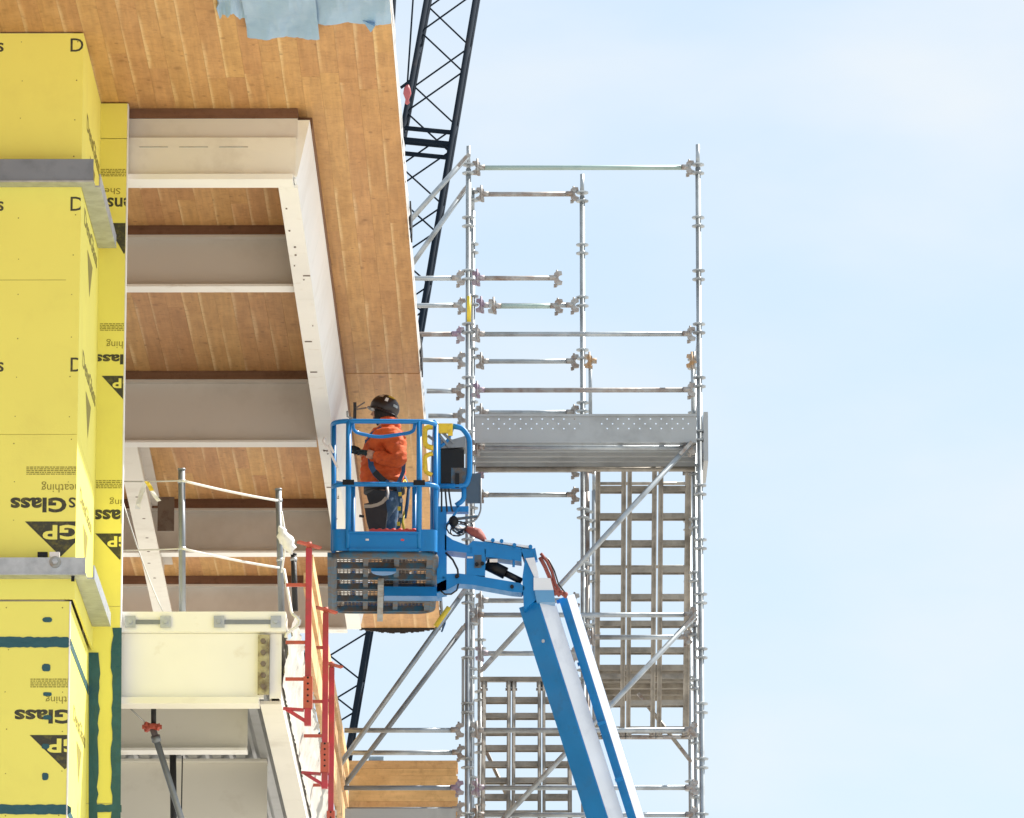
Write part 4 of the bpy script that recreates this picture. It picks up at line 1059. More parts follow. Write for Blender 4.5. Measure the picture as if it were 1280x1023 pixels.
pl(bend([(xa, Y0 + 0.02, ZR - 0.01), (xa + 0.01, Y0 + 0.16, ZR - 0.06), ((xa + xb)/2 - 0.05, Y0 + 0.2, ZR - 0.10), (xb - 0.01, Y0 + 0.16, ZR - 0.06), (xb, Y0 + 0.02, ZR - 0.01)], 0.08), 0.016, 'hand_bar')
for px in (435.5, 524):
    X = Xat(px, Y0, 600); pl([(X, Y0, ZF), (X, Y0, ZR)], 0.024, 'post')
    MB().box((X - 0.05, Y0 - 0.035, ZM - 0.01), (X + 0.05, Y0 - 0.005, ZM + 0.035)).build('rail_bracket', M['dark'], lift)
for (X, Y) in ((bx0 + 0.01, Y0 + 0.13), (bx1 - 0.015, Y0 + 0.13), (bx0 + 0.01, Y0 + 1.3), (bx1 - 0.015, Y0 + 1.3), (bx0 + 0.01, Y1 - 0.13), (bx1 - 0.015, Y1 - 0.13), ((bx0 + bx1)/2 - 0.28, Y1), ((bx0 + bx1)/2 + 0.28, Y1)):
    pl([(X, Y, ZF), (X, Y, ZR)], r, 'post')
# bent corner of the near right post, upper and lower loop
# gate frame at the back
for s_ in (-1, 1):
    X = (bx0 + bx1)/2 + 0.28*s_
    pl(bend([(X, Y1 - 0.05, ZF), (X, Y1 - 0.05, ZM - 0.05), (X - 0.12*s_, Y1 - 0.05, ZM - 0.02)], 0.08), 0.02, 'gate_frame')
for z in (0.2, 0.36): pl([((bx0 + bx1)/2 - 0.28, Y1 - 0.05, ZF + z), ((bx0 + bx1)/2 - 0.1, Y1 - 0.05, ZF + z)], 0.012, 'gate_bar')
# toe boards (front panel with folded lip, rounded corners)
xa, xb = Xat(436, Y0, 680), Xat(524, Y0, 680)
ztb = Zat(668, Y0, 480)
tp = MB().box((xa, Y0 - 0.015, ZF - 0.005), (xb, Y0 + 0.01, ztb)).build('toe_board', M['blue'], lift)
MB().box((xa, Y0 - 0.03, ztb), (xb, Y0 + 0.012, ztb + 0.018)).build('lip', M['blue'], tp)
MB().box((xa, Y0 - 0.03, ZF - 0.024), (xb, Y0 + 0.012, ZF - 0.006)).build('lip', M['blue'], tp)
for (px, mat) in ((459, 'sticker'), (503, 'red_plastic')):
    q = at(px, 675, Y0 - 0.016); MB().box((q.x - 0.014, Y0 - 0.018, q.z - 0.008), (q.x + 0.014, Y0 - 0.0155, q.z + 0.008)).build('sticker', M[mat], tp)
for (xc0, xc1, sg) in ((xa, bx0, -1), (xb, bx1, 1)):
    P_ = bend([(xc0, Y0, 0), (xc1, Y0, 0), (xc1, Y0 + 0.5, 0)], 0.16, 8)
    m_ = MB(); V = []
    for p_ in P_: V += [(p_.x, p_.y, ZF - 0.02), (p_.x, p_.y, ztb + 0.045)]
    nn = len(P_)
    m_.add(V, [(2*i, 2*i+2, 2*i+3, 2*i+1) for i in range(nn - 1)], True)
    c = Vector((sum(p_.x for p_ in P_)/nn, sum(p_.y for p_ in P_)/nn, 0))
    V2 = [Vector(v) + (Vector((c.x, c.y + 0.2, 0)) - Vector((v[0], v[1], 0))).normalized()*0.008 for v in V]
    m_.add(V2, [(2*i, 2*i+1, 2*i+3, 2*i+2) for i in range(nn - 1)], True)
    m_.build('corner_toe_board', M['blue'], lift, fix=False)
for X in (bx0 + 0.005, bx1 - 0.005):
    MB().box((X - 0.005, Y0 + 0.5, ZF - 0.01), (X + 0.005, Y1 - 0.1, ZF + 0.14)).build('toe_board', M['blue'], lift)
MB().box((bx0 + 0.1, Y1 - 0.01, ZF - 0.01), (bx1 - 0.1, Y1 + 0.0, ZF + 0.1)).build('toe_board', M['blue'], lift)
# floor: mesh sheet on ribs, seen from below
ms = MB(); zm = ZF - 0.012
xx = bx0 + 0.03
while xx < bx1 - 0.03: ms.box((xx, Y0 + 0.03, zm), (xx + 0.009, Y1 - 0.03, zm + 0.006)); xx += 0.034
yy = Y0 + 0.04
while yy < Y1 - 0.04: ms.box((bx0 + 0.03, yy, zm - 0.0015), (bx1 - 0.03, yy + 0.014, zm + 0.0045)); yy += 0.07
ms.build('floor_mesh', M['mesh'], lift, kind='stuff')
ff = MB().pipe(loop(bx0 + 0.015, bx1 - 0.015, Y0 + 0.03, Y1 - 0.03, ZF - 0.045, 0.14), 0.03, 8, closed=True).build('floor_frame', M['blue_dirty'], lift)
for f in (0.02, 0.20, 0.385, 0.56, 0.77, 0.95):
    yy = Y0 + (Y1 - Y0)*f + 0.03
    MB().box((bx0 + 0.04, yy, ZF - 0.065), (bx1 - 0.04, yy + 0.05, ZF - 0.014)).build('floor_rib', M['blue_dirty'], lift)
for px in (462, 500):
    X = Xat(px, Y0 + 1.2, 730); MB().box((X - 0.022, Y0 + 0.06, ZF - 0.05), (X + 0.022, Y1 - 0.06, ZF - 0.015)).build('floor_rib', M['blue_dirty'], lift)
for px in (419, 541):
    X = Xat(px, Y0 + 1.2, 730); MB().box((X - 0.03, Y0 + 0.10, ZF - 0.06), (X + 0.03, Y1 - 0.10, ZF - 0.016)).build('floor_side_rib', M['blue_dirty'], lift)
# things lying on the mesh: grimy boards of the tray
for (f0, f1, a, b) in ((0.62, 0.76, 0.45, 0.95), (0.82, 0.94, 0.35, 0.9), (0.05, 0.18, 0.55, 0.95), (0.22, 0.36, 0.68, 0.96)):
    MB().box((bx0 + (bx1-bx0)*a, Y0 + (Y1-Y0)*f0, ZF + 0.0), (bx0 + (bx1-bx0)*b, Y0 + (Y1-Y0)*f1, ZF + 0.012)).build('floor_mat', M['mesh'], lift)
# support arm and pivot plate under the floor
Xc = Xat(481.5, Y0 + 1.4, 740)
MB().box((Xc - 0.026, Y0 + 0.95, ZF - 0.13), (Xc + 0.026, Y1 + 0.05, ZF - 0.07)).build('support_bar', M['worn_grey'], lift)
yq = Y0 + 1.35
MB().box((Xc + 0.03, yq - 0.12, ZF - 0.17), (bx1 + 0.06, yq + 0.10, ZF - 0.085)).build('support_arm', M['blue'], lift)
m_ = MB(); pts = [(Xat(483, Y0 + 0.6) - 0.11*math.cos(t*math.pi/10), Y0 + 0.50 + 0.18*math.sin(t*math.pi/10), ZF - 0.10) for t in range(11)]
m_.prism(pts, (0, 0, 0.03)); m_.build('pivot_plate', M['blue'], lift)

HOOK[0] = None
# red tray, extinguisher stand and tool on the platform floor
tr = empty('red_tray', at(490, 665, Y0 + 0.25), 'red ribbed plastic tray lying on the lift platform floor', 'tray')
xa, xb = Xat(462, Y0 + 0.2, 665), Xat(522, Y0 + 0.2, 665)
zt_ = Zat(662, Y0 + 0.2, 490)
MB().box((xa, Y0 + 0.1, ZF + 0.0), (xb, Y0 + 0.45, zt_ - 0.02)).build('tray_body', M['red_plastic'], tr)
for k in range(7):
    u = xa + (xb - xa)*(k + 0.5)/7; MB().ball((u, Y0 + 0.18, zt_ - 0.02), (0.032, 0.06, 0.022), 10, 6).build('rib', M['red_plastic'], tr)
# control console with hoop and yellow guards
yk = Y0 + 0.55
def K(px, py, y=None): return at(px, py, y or yk)
a, b = K(543, 606), K(580, 562)
con = MB().box((a.x, yk, a.z), (b.x, yk + 0.3, b.z)).build('console', M['dark'], lift)
MB().prism([K(546, 561), K(582, 559), K(582, 545), K(560, 551), K(546, 549)], (0, 0.28, 0)).build('console_lid', M['post'], lift)
MB().box(K(564, 612), K(586, 585) + Vector((0, 0.05, 0))).build('control_panel', M['blue_dirty'], lift)
MB().box(K(569, 610, yk - 0.02), K(574, 592, yk - 0.01)).build('switch_box', M['dark'], lift)
MB().box(K(583, 629), K(601, 592) + Vector((0, 0.02, 0))).build('manual_box', paint('dark_blue_box', (0.05, 0.09, 0.14), 0.5), lift)
pl(bend([K(545, 608), K(583, 608), K(587, 594), K(587, 548), K(578, 535), K(566, 533)], 0.16), 0.024, 'console_hoop')
pl(bend([K(548, 606), K(548, 532), K(541, 527)], 0.06), 0.021, 'console_post')
pl(bend([K(566, 535), K(560, 552), K(548, 560)], 0.06), 0.014, 'console_brace')
m_ = MB(); m_.box(K(544, 541, yk - 0.05), K(566, 531, yk - 0.0)); m_.box(K(560, 545, yk - 0.055), K(566, 531, yk - 0.051)); m_.build('yellow_guard', M['yel_plastic'], lift)
pl(bend([K(546, 534, yk - 0.03), K(531, 534, yk - 0.03), K(531, 558, yk - 0.03), K(545, 561, yk - 0.03)], 0.05), 0.024, 'yellow_handle', 'yel_plastic')
pl(bend([K(541, 567, yk - 0.03), K(531, 570, yk - 0.03), K(531, 590, yk - 0.03), K(540, 594, yk - 0.03)], 0.05), 0.020, 'yellow_handle', 'yel_plastic')
for (pa, pb) in (((535, 545), (546, 553)), ((550, 545), (562, 560)), ((553, 541), (567, 554))):
    MB().bar(K(*pa), K(*pb), 0.035, 0.02).build('lever_bank', M['post'], lift)
for k in range(4):
    pl(sag(K(548 + 4*k, 604), K(545 + 7*k, 640), -0.02 + 0.02*k), 0.008, 'cable', 'hose', 6)
# mount between basket and jib
pl(bend([K(580, 610), K(580, 625), K(570, 632)], 0.05), 0.022, 'mount_tube')
MB().box(K(545, 640), K(586, 633) + Vector((0, 0.1, 0))).build('mount_bar', M['blue'], lift)
MB().prism([K(546, 740), K(546, 640), K(558, 640), K(558, 738)], (0, 0.28, 0)).build('mast', M['blue'], lift)
MB().prism([K(556, 688), K(556, 668), K(566, 675), K(590, 684), K(590, 692)], (0, 0.24, 0)).build('mount_arm', M['blue'], lift)
MB().prism([K(546, 742), K(546, 718), K(574, 717), K(574, 729), K(560, 737)], (0, 0.24, 0)).build('mount_arm', M['blue'], lift)
MB().bar(K(575, 634), K(556, 660), 0.03, 0.02).build('mount_strut', M['blue'], lift)
# jib
MB().prism([K(583, 719), K(583, 684), K(591, 676), K(608, 678), K(606, 720)], (0, 0.22, 0)).build('jib_bracket', M['blue'], lift)
MB().prism([K(606, 696), K(605, 677), K(652, 685), K(652, 702)], (0, 0.2, 0)).build('jib_upper_link', M['blue'], lift)
MB().prism([K(606, 676.5), K(606, 674.5), K(666, 683), K(666, 686)], (0.0, 0.2, 0)).build('jib_top_plate', M['pale_blue'], lift)
MB().prism([K(573, 730), K(574, 717), K(590, 719), K(650, 729), K(657, 735), K(652, 741), K(640, 740), K(590, 731)], (0, 0.2, 0)).build('jib_lower_link', M['blue'], lift)
MB().tube(K(608, 705, yk + 0.1), K(632, 717, yk + 0.1), 0.055, 12).build('cylinder', M['dark'], lift)
MB().tube(K(630, 716, yk + 0.1), K(652, 727, yk + 0.1), 0.030, 12).build('cylinder_rod', M['hose'], lift)
MB().box(K(612, 703, yk - 0.01), K(622, 699, yk - 0.003)).build('decal', M['sticker'], lift)
MB().box(K(584, 698, yk - 0.004), K(591, 696, yk - 0.001)).build('decal', M['sticker'], lift)
MB().box(K(593, 710, yk - 0.004), K(602, 694, yk - 0.001)).build('cover', M['blue_dirty'], lift)
for (px, py) in ((596, 706), (571, 721), (640, 734), (603, 705), (616, 676), (627, 677), (643, 682), (663, 684)):
    c = K(px, py, yk - 0.005); o = MB().tube(c, c - Vector((0, 0.025, 0)), 0.017, 10).build('pin', M['dark'] if py > 690 else M['blue'], lift)
MB().tube(K(642, 700), K(642, 709), 0.011, 6).build('peg', M['blue'], lift)
# boom head
MB().prism([K(655, 762), K(653, 722), K(656, 700), K(651, 686), K(666, 686), K(672, 748)], (0, 0.24, 0)).build('boom_head', M['blue'], lift)
MB().prism([K(657, 698, yk - 0.01), K(668, 697, yk - 0.01), K(674, 722, yk - 0.01), K(668, 722, yk - 0.01)], (0, 0.02, 0)).build('head_plate', M['pale_blue'], lift)
MB().prism([K(667, 738, yk - 0.02), K(667, 722, yk - 0.02), K(688, 723, yk - 0.02), K(692, 738, yk - 0.02)], (0, 0.2, 0)).build('head_cover', M['pale_blue'], lift)
MB().prism([K(671, 753, yk - 0.025), K(668, 738, yk - 0.025), K(692, 738, yk - 0.025), K(694, 753, yk - 0.025)], (0, 0.2, 0)).build('head_collar', paint('sunlit_lift_blue', (0.10, 0.30, 0.56), 0.35, coat=0.4), lift)  # sunlight on the blue collar put into a lighter paint colour
MB().prism([K(666, 686), K(669, 685), K(672, 700), K(668, 701)], (0, 0.1, 0)).build('head_horn', M['blue'], lift)
# telescopic boom, two visible faces: shaded underside and sunlit side
def boom(edge_px, w1, w2, name, face2, Ytop, Ybot, zlow):
    """edge_px: pixel line of the edge shared by the two visible faces"""
    (xa, ya), (xb, yb) = edge_px
    A = at(xa, ya, Ytop); B_ = at(xb, yb, Ybot); d = (B_ - A)
    B2 = A + d * ((A.z - zlow) / (A.z - B_.z))
    n1 = Vector((-0.74, 0.67, 0)); n2 = Vector((0.74, 0.67, 0))
    d1 = d.normalized(); n1 = (n1 - d1*n1.dot(d1)).normalized(); n2 = (n2 - d1*n2.dot(d1)).normalized()
    for (nm, q0, q1, mat) in ((name + '_underside', n1*w1, n1*(w1 - 0.012)*0, M['blue']),):
        pass
    th = 0.012
    o = MB()
    quad = lambda s0, s1: [A + s0, A + s1, B2 + s1, B2 + s0]
    # closed box section in blue
    ring = lambda O: [O, O + n1*w1, O + n1*w1 + n2*w2, O + n2*w2]
    o.loft([ring(A), ring(B2)], False)
    ob = o.build(name, M['blue'], lift)
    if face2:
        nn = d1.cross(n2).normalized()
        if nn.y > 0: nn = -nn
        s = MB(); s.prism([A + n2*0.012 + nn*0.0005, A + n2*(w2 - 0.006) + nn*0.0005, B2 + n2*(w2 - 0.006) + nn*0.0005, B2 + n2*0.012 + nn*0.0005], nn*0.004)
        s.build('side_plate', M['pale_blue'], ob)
    return A, B2, ob
A_, B_, b1 = boom(((672.5, 752), (759, 1023)), 0.235, 0.20, 'boom_section', True, yk + 0.02, yk + 0.36, 1.4)
boom(((707, 746), (794, 1023)), 0.085, 0.115, 'feed_tube', True, yk + 0.10, yk + 0.44, 1.6)
c = at(679, 801, yk - 0.02)
c = at(679, 802, yk + 0.07); MB().tube(c, c - Vector((0, 0.03, 0)), 0.014, 8).build('lug', M['galv'], lift)
for (px, py) in ((699, 752), (725, 830), (750, 905), (772, 975)):
    MB().bar(at(px - 3, py + 1, yk + 0.3), at(px + 6, py - 2, yk + 0.3), 0.03, 0.03).build('tube_bracket', M['blue'], lift)
# hoses
pl([K(676, 692), K(684, 702), K(690, 715), K(694, 730), K(702, 742), K(708, 747)], 0.014, 'hose', 'red_hose', 8)
pl([K(677, 694), K(686, 700), K(693, 714), K(698, 730), K(706, 741)], 0.008, 'hose', 'hose', 6)
pl([K(675, 697), K(681, 708), K(687, 722), K(692, 736), K(700, 745)], 0.018, 'hose', 'red_hose', 8)
for (px, py) in ((697, 738), (702, 741), (707, 743), (694, 742)):
    MB().ball(K(px, py, yk), 0.022, 8, 6).build('hose_fitting', M['red_hose'], lift)
m_ = MB(); rings = []
for k, (px, py, rr) in enumerate(((583, 662, 0.025), (588, 664, 0.04), (594, 666, 0.05), (600, 668, 0.052), (604, 672, 0.04), (607, 675, 0.02))):
    q = K(px, py, yk + 0.05); rings.append([q + Vector((rr*0.5*math.cos(t*math.pi/5), rr*math.cos(t*math.pi/5)*0.7, rr*math.sin(t*math.pi/5))) for t in range(10)])
m_.loft(rings); m_.build('hose_bundle', M['red_hose'], lift)
for k in range(9):
    a = random.uniform(0, 6.28); c = K(574 + random.uniform(-5, 5), 660 + random.uniform(-6, 6), yk + random.uniform(-0.03, 0.1)); R_ = random.uniform(0.05, 0.10)
    pl([c + Vector((R_*math.cos(a + t*0.55), 0.03*math.sin(t), R_*0.75*math.sin(a + t*0.55))) for t in range(9)], 0.0065, 'cable', random.choice(['hose', 'hose', 'sticker']), 6)
MB().ball(K(567, 652, yk), (0.045, 0.05, 0.05), 10, 8).build('junction_box', M['dark'], lift)
pl(bend([K(601, 598), K(601, 640), K(594, 652), K(575, 654)], 0.05), 0.008, 'guard_wire', 'post', 6)
MB().bar(K(570, 649), K(597, 646), 0.05, 0.015).build('bracket', M['blue_dirty'], lift)
pl([K(557, 691), K(566, 700), K(572, 712), K(573, 722)], 0.010, 'hose', 'hose', 6)
pl([K(550, 738), K(556, 743), K(564, 743), K(571, 738), K(573, 730)], 0.008, 'hose', 'hose', 6)
# carriage out of frame, at ground level
bp = Vector((B_.x + 0.1, B_.y + 0.1, 0))
MB().box((bp.x - 1.2, bp.y - 1.0, 0.45), (bp.x + 1.2, bp.y + 1.0, 0.95)).build('chassis', M['blue'], lift)
MB().prism([(bp.x - 0.9, bp.y - 0.8, 0.95), (bp.x + 1.3, bp.y - 0.8, 0.95), (bp.x + 1.3, bp.y - 0.8, 1.7), (bp.x - 0.5, bp.y - 0.8, 1.9)], (0, 1.6, 0)).build('turret', M['blue'], lift)
for sx in (-1, 1):
    for sy in (-1, 1):
        c = Vector((bp.x + 0.95*sx, bp.y + 1.1*sy, 0.45))
        MB().tube(c - Vector((0, 0.16, 0)), c + Vector((0, 0.16, 0)), 0.45, 20).build('wheel', M['tyre'], lift)

# small pliers hanging on the basket
plr = empty('hanging_clamp', at(415, 568, Y0 - 0.04), 'grey locking pliers hanging on the left corner of the basket', 'pliers')
yq = Y0 - 0.04
MB().pipe([at(406, 547, yq), at(404, 552, yq), at(408, 559, yq), at(412, 558, yq)], 0.012, 6).build('jaw', M['sticker'], plr)
MB().bar(at(409, 558, yq), at(422, 585, yq), 0.016, 0.02).build('handle', M['sticker'], plr)
MB().bar(at(412, 556, yq), at(417, 566, yq), 0.03, 0.02).build('pivot', M['sticker'], plr)

# ================================================================ worker
YW_ = 55.55
base = at(478, 700, YW_); base.z = ZF
wk = empty('person', (base.x, YW_, ZF), 'worker in orange jacket, dark helmet and harness standing in the lift basket', 'person')
def W3(px, py, dy=0.0): return at(px, py, YW_ + dy)
def skin(name, nodes, edges, mat, sub=2, rootv=0, post=None):
    me = bpy.data.meshes.new(name); me.from_pydata([n_[0] for n_ in nodes], edges, [])
    ob = bpy.data.objects.new(name, me); col.objects.link(ob)
    md = ob.modifiers.new('skin', 'SKIN'); md.use_smooth_shade = True
    for i, n_ in enumerate(nodes):
        r_ = n_[1]; me.skin_vertices[0].data[i].radius = (r_, r_) if isinstance(r_, (int, float)) else r_
        me.skin_vertices[0].data[i].use_root = (i == rootv)
    sb = ob.modifiers.new('sub', 'SUBSURF'); sb.levels = sub; sb.render_levels = sub
    dg = bpy.context.evaluated_depsgraph_get(); m2 = bpy.data.meshes.new_from_object(ob.evaluated_get(dg))
    vs = [v.co.copy() for v in m2.vertices]; fs = [list(p_.vertices) for p_ in m2.polygons]
    bpy.data.objects.remove(ob); bpy.data.meshes.remove(me); bpy.data.meshes.remove(m2)
    if post: vs = [post(v) for v in vs]
    m_ = MB(); m_.add(vs, fs, True); return m_.build(name, mat, wk)
# joints (facing -X; the left arm is towards the camera)
pelvis = W3(481, 622); belly = W3(479, 598); chest = W3(482, 562); neck = W3(482, 532); headc = W3(481, 512)
shL, shR = W3(492, 546, -0.20), W3(478, 545, 0.18)
elL, elR = W3(500, 579, -0.25), W3(466, 578, 0.24)
wrL, wrR = W3(462, 568, -0.20), W3(450, 566, 0.14)
hipL, hipR = W3(483, 630, -0.10), W3(483, 628, 0.10)
knL = Vector((hipL.x - 0.10, hipL.y - 0.02, ZF + 0.50)); knR = Vector((hipR.x + 0.02, hipR.y + 0.04, ZF + 0.48))
anL = Vector((hipL.x + 0.04, hipL.y, ZF + 0.09)); anR = Vector((hipR.x + 0.14, hipR.y + 0.05, ZF + 0.09))
skin('body', [(pelvis, 0.13), (belly, 0.13), (chest, 0.145), (neck, 0.065), (headc, 0.085), (headc + Vector((-0.01, 0, 0.05)), 0.08),
    (shL, 0.06), (elL, 0.045), (wrL, 0.03), (shR, 0.06), (elR, 0.045), (wrR, 0.03), (hipL, 0.085), (knL, 0.06), (anL, 0.04), (hipR, 0.085), (knR, 0.06), (anR, 0.04)],
    [(0,1),(1,2),(2,3),(3,4),(4,5),(2,6),(6,7),(7,8),(2,9),(9,10),(10,11),(0,12),(12,13),(13,14),(0,15),(15,16),(16,17)], M['skin'], 2)
from mathutils import noise as mnoise
def crease(v):
    n_ = mnoise.noise(Vector((v.x*9, v.y*9, v.z*15))); n2_ = mnoise.noise(Vector((v.x*13 + v.z*9, v.y*11, v.z*24 - v.x*15)))
    c = Vector((pelvis.x, YW_, v.z)); d = (v - c); d.z = 0
    return v + d.normalized()*(0.026*n_ + 0.030*n2_) if d.length > 1e-4 else v
hem = W3(480, 612)
skin('jacket', [(W3(480, 611), (0.185, 0.20)), (W3(477, 598), (0.212, 0.215)), (W3(479, 578), (0.215, 0.215)), (W3(485, 555), (0.195, 0.21)), (W3(484, 541), (0.13, 0.155)), (W3(483, 531), 0.09),
    (shL, 0.11), (elL, 0.098), (wrL + (elL - wrL)*0.1, 0.056), (shR, 0.088), (elR, 0.076), (wrR + (elR - wrR)*0.1, 0.048)],
    [(0,1),(1,2),(2,3),(3,4),(4,5),(3,6),(6,7),(7,8),(3,9),(9,10),(10,11)], M['jacket'], 3, 0, crease)
# hood folded behind the neck
MB().ball(W3(487, 533, 0.02), (0.105, 0.12, 0.06), 14, 8).build('hood', M['jacket'], wk)
MB().ball(W3(484, 527, -0.01), (0.10, 0.105, 0.05), 14, 8).build('collar', M['jacket'], wk)
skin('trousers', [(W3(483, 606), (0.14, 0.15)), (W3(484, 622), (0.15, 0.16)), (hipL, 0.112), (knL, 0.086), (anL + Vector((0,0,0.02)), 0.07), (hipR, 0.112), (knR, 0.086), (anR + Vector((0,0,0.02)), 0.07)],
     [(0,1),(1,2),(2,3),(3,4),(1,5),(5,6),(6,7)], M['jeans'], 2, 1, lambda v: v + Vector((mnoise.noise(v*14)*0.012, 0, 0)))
for an_ in (anL, anR):
    m_ = MB(); rings = []
    for (dx, rz, ry, zc) in ((0.09, 0.045, 0.04, 0.05), (0.05, 0.055, 0.05, 0.055), (-0.05, 0.045, 0.05, 0.045), (-0.13, 0.035, 0.05, 0.035), (-0.19, 0.018, 0.03, 0.022)):
        rings.append([Vector((an_.x + dx, an_.y + ry*math.cos(t*math.pi/5), ZF + zc + rz*math.sin(t*math.pi/5))) for t in range(10)])
    m_.loft(rings); m_.tube((an_.x + 0.02, an_.y, ZF + 0.05), (an_.x, an_.y, ZF + 0.2), 0.06, 10); m_.build('boot', M['leather'], wk)
# head: face turned away to the left, hair, helmet
hc = W3(480, 513)
hd = MB(); rings = []
for (z, r_) in ((-0.125, 0.045), (-0.10, 0.066), (-0.06, 0.08), (0.0, 0.089), (0.05, 0.086), (0.09, 0.06)):
    rings.append([hc + Vector((r_*1.08*math.cos(t*math.pi/7) - (0.012 if z < 0 else 0), r_*0.9*math.sin(t*math.pi/7), z)) for t in range(14)])
hd.loft(rings); head = hd.build('head', M['skin'], wk)
MB().prism([hc + Vector((-0.092, -0.014, -0.012)), hc + Vector((-0.12, 0, -0.045)), hc + Vector((-0.09, 0.014, -0.05))], (0, 0, 0.01)).build('nose', M['skin'], head)
for s_ in (-1, 1):
    MB().ball(hc + Vector((-0.082, 0.032*s_, -0.008)), (0.012, 0.014, 0.009), 8, 6).build('eye', M['sticker'], head)
    MB().ball(hc + Vector((0.005, 0.082*s_, -0.02)), (0.022, 0.012, 0.035), 8, 6).build('ear', M['skin'], head)
MB().box(hc + Vector((-0.097, -0.022, -0.078)), hc + Vector((-0.088, 0.022, -0.070))).build('mouth', M['red_hose'], head)
hr = MB(); rings = []
for (z, r_, dx) in ((-0.135, 0.075, 0.005), (-0.10, 0.094, 0.0), (-0.05, 0.099, 0.0), (0.0, 0.101, 0.0), (0.045, 0.09, 0.0)):
    rings.append([hc + Vector((dx + r_*(1.06 if math.cos(t*math.pi/8) > 0 else 0.94)*math.cos(t*math.pi/8), r_*0.98*math.sin(t*math.pi/8), z)) for t in range(16)])
hr.loft(rings); hr.build('balaclava_hood', M['hair'], wk)
hm = MB(); rings = []
hcc = hc + Vector((0.008, 0, 0.022))
tilt = Matrix.Rotation(rad(20), 3, 'Y')
for k in range(9):
    a = rad(-26 + 114*k/8); rr = math.cos(a)
    rings.append([hcc + tilt @ Vector((0.134*max(rr, 0.02)*math.cos(t*math.pi/10), 0.115*max(rr, 0.02)*math.sin(t*math.pi/10), 0.118*math.sin(a))) for t in range(20)])
hm.loft(rings); hel = hm.build('helmet', M['helmet'], wk)
bm2 = MB(); rings = []
for (r_, z) in ((0.93, -0.036), (1.06, -0.046), (1.07, -0.052), (0.93, -0.046)):
    rings.append([hcc + tilt @ Vector((0.134*r_*math.cos(t*math.pi/10)*(1.08 if math.cos(t*math.pi/10) < 0 else 1.0), 0.115*r_*math.sin(t*math.pi/10), z)) for t in range(20)])
bm2.loft(rings, cap=False); bm2.build('brim', M['helmet'], hel)
def stick(az, el, w, h, mat):
    a, e_ = rad(az), rad(el); V = []
    for (du, dv) in ((-w, -h), (w, -h), (w, h), (-w, h)):
        aa, ee = a + du, e_ + dv
        V.append(hcc + tilt @ (Vector((0.134*math.cos(ee)*math.cos(aa), 0.115*math.cos(ee)*math.sin(aa), 0.118*math.sin(ee)))*1.03))
    m_ = MB(); m_.add(V, [(0, 1, 2, 3)]); m_.build('sticker', M[mat], hel, fix=False)
stick(-90, 28, 0.12, 0.17, 'sticker'); stick(-66, 55, 0.38, 0.12, 'sticker_y'); stick(-125, 42, 0.22, 0.14, 'trim'); stick(-45, 14, 0.2, 0.10, 'worn_grey')
# gloves with fingers
def hand(w, el, side):
    d = (w - el).normalized(); up = Vector((0, 0, 1)); s_ = d.cross(up).normalized(); u_ = s_.cross(d).normalized()
    p0 = w + d*0.0; palm = w + d*0.075
    nodes = [(p0, 0.036), (w + d*0.04, (0.044, 0.030)), (palm, (0.042, 0.026))]; edges = [(0,1),(1,2)]
    for k, (off, L) in enumerate(((-0.032, 0.062), (-0.011, 0.072), (0.011, 0.068), (0.032, 0.052))):
        b0 = len(nodes); q = palm + s_*off*0.9
        nodes += [(q + d*0.015, 0.0115), (q + d*(0.015 + L*0.45) - u_*L*0.18, 0.0105), (q + d*(0.015 + L*0.62) - u_*L*0.55, 0.0095)]
        edges += [(2, b0), (b0, b0+1), (b0+1, b0+2)]
    b0 = len(nodes)
    nodes += [(w + d*0.035 + s_*0.045*side - u_*0.01, 0.014), (w + d*0.07 + s_*0.06*side - u_*0.025, 0.0115), (w + d*0.095 + s_*0.045*side - u_*0.045, 0.010)]
    edges += [(1, b0), (b0, b0+1), (b0+1, b0+2)]
    skin('glove', nodes, edges, M['glove'], 1)
hand(wrL, elL, -1); hand(wrR, elR, 1)
MB().tube(wrL + (elL - wrL).normalized()*-0.02, wrL + (elL - wrL).normalized()*0.035, 0.04, 10).build('wrist', M['skin'], wk)
# harness straps, lying on the jacket
def strap(pts, w, mat, t=0.012, off=0.0):
    m_ = MB()
    for a, b in zip(pts[:-1], pts[1:]): m_.bar(a, b + (b - a).normalized()*0.006, t, w, Vector((0, -1, 0)).cross((b - a)).normalized())
    return m_.build('harness_strap', M[mat], wk)
def strip3(pts, w, mat, name='harness_strap'):
    m_ = MB(); V = []
    for i, p_ in enumerate(pts):
        d = (pts[min(i+1, len(pts)-1)] - pts[max(i-1, 0)]).normalized(); s_ = d.cross(Vector((0, 1, 0))).normalized()*w/2
        V += [p_ - s_, p_ + s_, p_ + s_ + Vector((0, 0.012, 0)), p_ - s_ + Vector((0, 0.012, 0))]
    n_ = len(pts)
    F = []
    for i in range(n_ - 1):
        for k in range(4): F.append((4*i+k, 4*i+(k+1) % 4, 4*i+4+(k+1) % 4, 4*i+4+k))
    F += [(0, 1, 2, 3), (4*n_-4, 4*n_-3, 4*n_-2, 4*n_-1)]
    m_.add(V, F); return m_.build(name, M[mat], wk)
strip3([W3(463, 572, -0.16), W3(464, 583, -0.205), W3(469, 592, -0.215), W3(476, 599, -0.222), W3(485, 604, -0.222)], 0.05, 'strap')
strip3([W3(468, 590, -0.219), W3(476, 598, -0.228), W3(481, 602, -0.230)], 0.055, 'strap_dark')
strip3([W3(463, 560, -0.10), W3(461, 552, -0.12), W3(466, 543, -0.16), W3(478, 536, -0.17)], 0.05, 'strap')
strip3([W3(502, 558, -0.10), W3(505, 575, -0.12), W3(504, 590, -0.14), W3(498, 604, -0.18)], 0.035, 'strap')
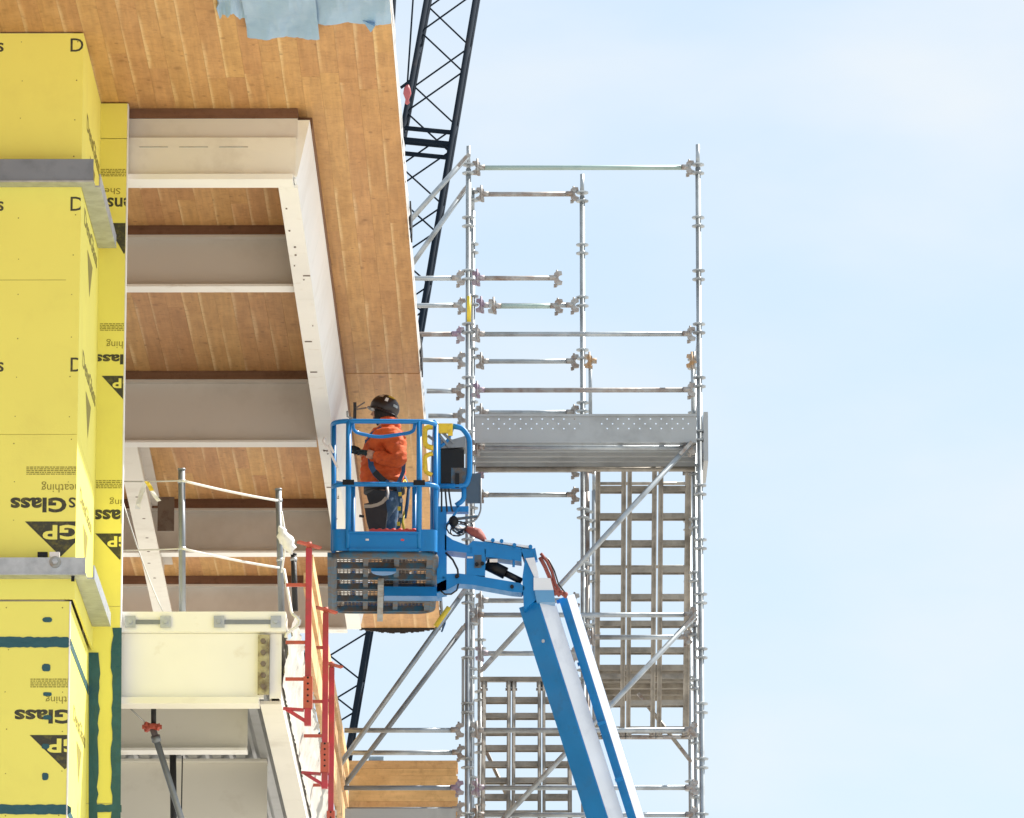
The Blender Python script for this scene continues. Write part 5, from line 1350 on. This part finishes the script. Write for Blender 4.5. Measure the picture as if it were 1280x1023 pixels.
strip3([W3(497, 604, -0.19), W3(500, 618, -0.16), W3(501, 634, -0.15), W3(500, 650, -0.15), W3(497, 664, -0.15)], 0.035, 'strap')
MB().box(W3(456, 561, -0.12), W3(464, 552, -0.05)).build('chest_pouch', M['strap'], wk)
rs = MB().pipe([W3(505, 596, 0.0), W3(511, 610, -0.06), W3(509, 630, -0.1), W3(506, 648, -0.1)], 0.016, 8); rs.build('lanyard', M['strap'], wk)
MB().pipe([W3(506, 600, -0.05), W3(509, 606, -0.09), W3(506, 611, -0.1), W3(503, 605, -0.08), W3(506, 600, -0.05)], 0.008, 6).build('carabiner', M['tape'], wk)
MB().pipe([W3(506, 640, -0.1), W3(503, 652, -0.12), W3(505, 662, -0.12)], 0.012, 6).build('lanyard', M['tape'], wk)
for k, (px, py) in enumerate(((500, 618), (502, 626), (499, 636), (501, 645), (498, 655))):
    MB().box(W3(px - 2, py + 2, -0.19), W3(px + 2, py - 2, -0.17)).build('buckle', M['galv' if k % 2 else 'tape'], wk)
MB().pipe([W3(484, 608, -0.22), W3(485, 616, -0.24), W3(484, 624, -0.25)], 0.012, 6).build('belt_clip', M['sticker'], wk)
# tool belt and bag
bl = MB(); rings = []
for z in (0.0, 0.055):
    rings.append([Vector((pelvis.x - 0.005 + 0.185*math.cos(t*math.pi/10), YW_ + 0.19*math.sin(t*math.pi/10), Zat(617, YW_) + z)) for t in range(20)])
bl.loft(rings); bl.build('belt', M['strap_dark'], wk)
bg_ = MB(); 
bg_.prism([W3(455, 630, -0.32), W3(482, 624, -0.32), W3(484, 640, -0.32), W3(482, 660, -0.32), W3(463, 667, -0.32), W3(458, 650, -0.32)], (0, 0.11, 0))
bag = bg_.build('tool_bag', M['leather'], wk)
strip3([W3(455, 633, -0.326), W3(464, 633, -0.326), W3(472, 631, -0.326), W3(478, 628, -0.326), W3(483, 622, -0.326)], 0.03, 'trim', 'bag_trim')
bg2 = MB(); bg2.prism([W3(458, 618, -0.27), W3(470, 612, -0.27), W3(482, 614, -0.27), W3(481, 627, -0.27), W3(462, 631, -0.27)], (0, 0.08, 0)); bg2.build('small_pouch', M['strap_dark'], wk)
MB().bar(W3(455, 646, -0.3), W3(449, 645, -0.3), 0.02, 0.02).build('hammer_handle', M['strap_dark'], wk)
print('boards', cnt, 'objects', len(bpy.data.objects))
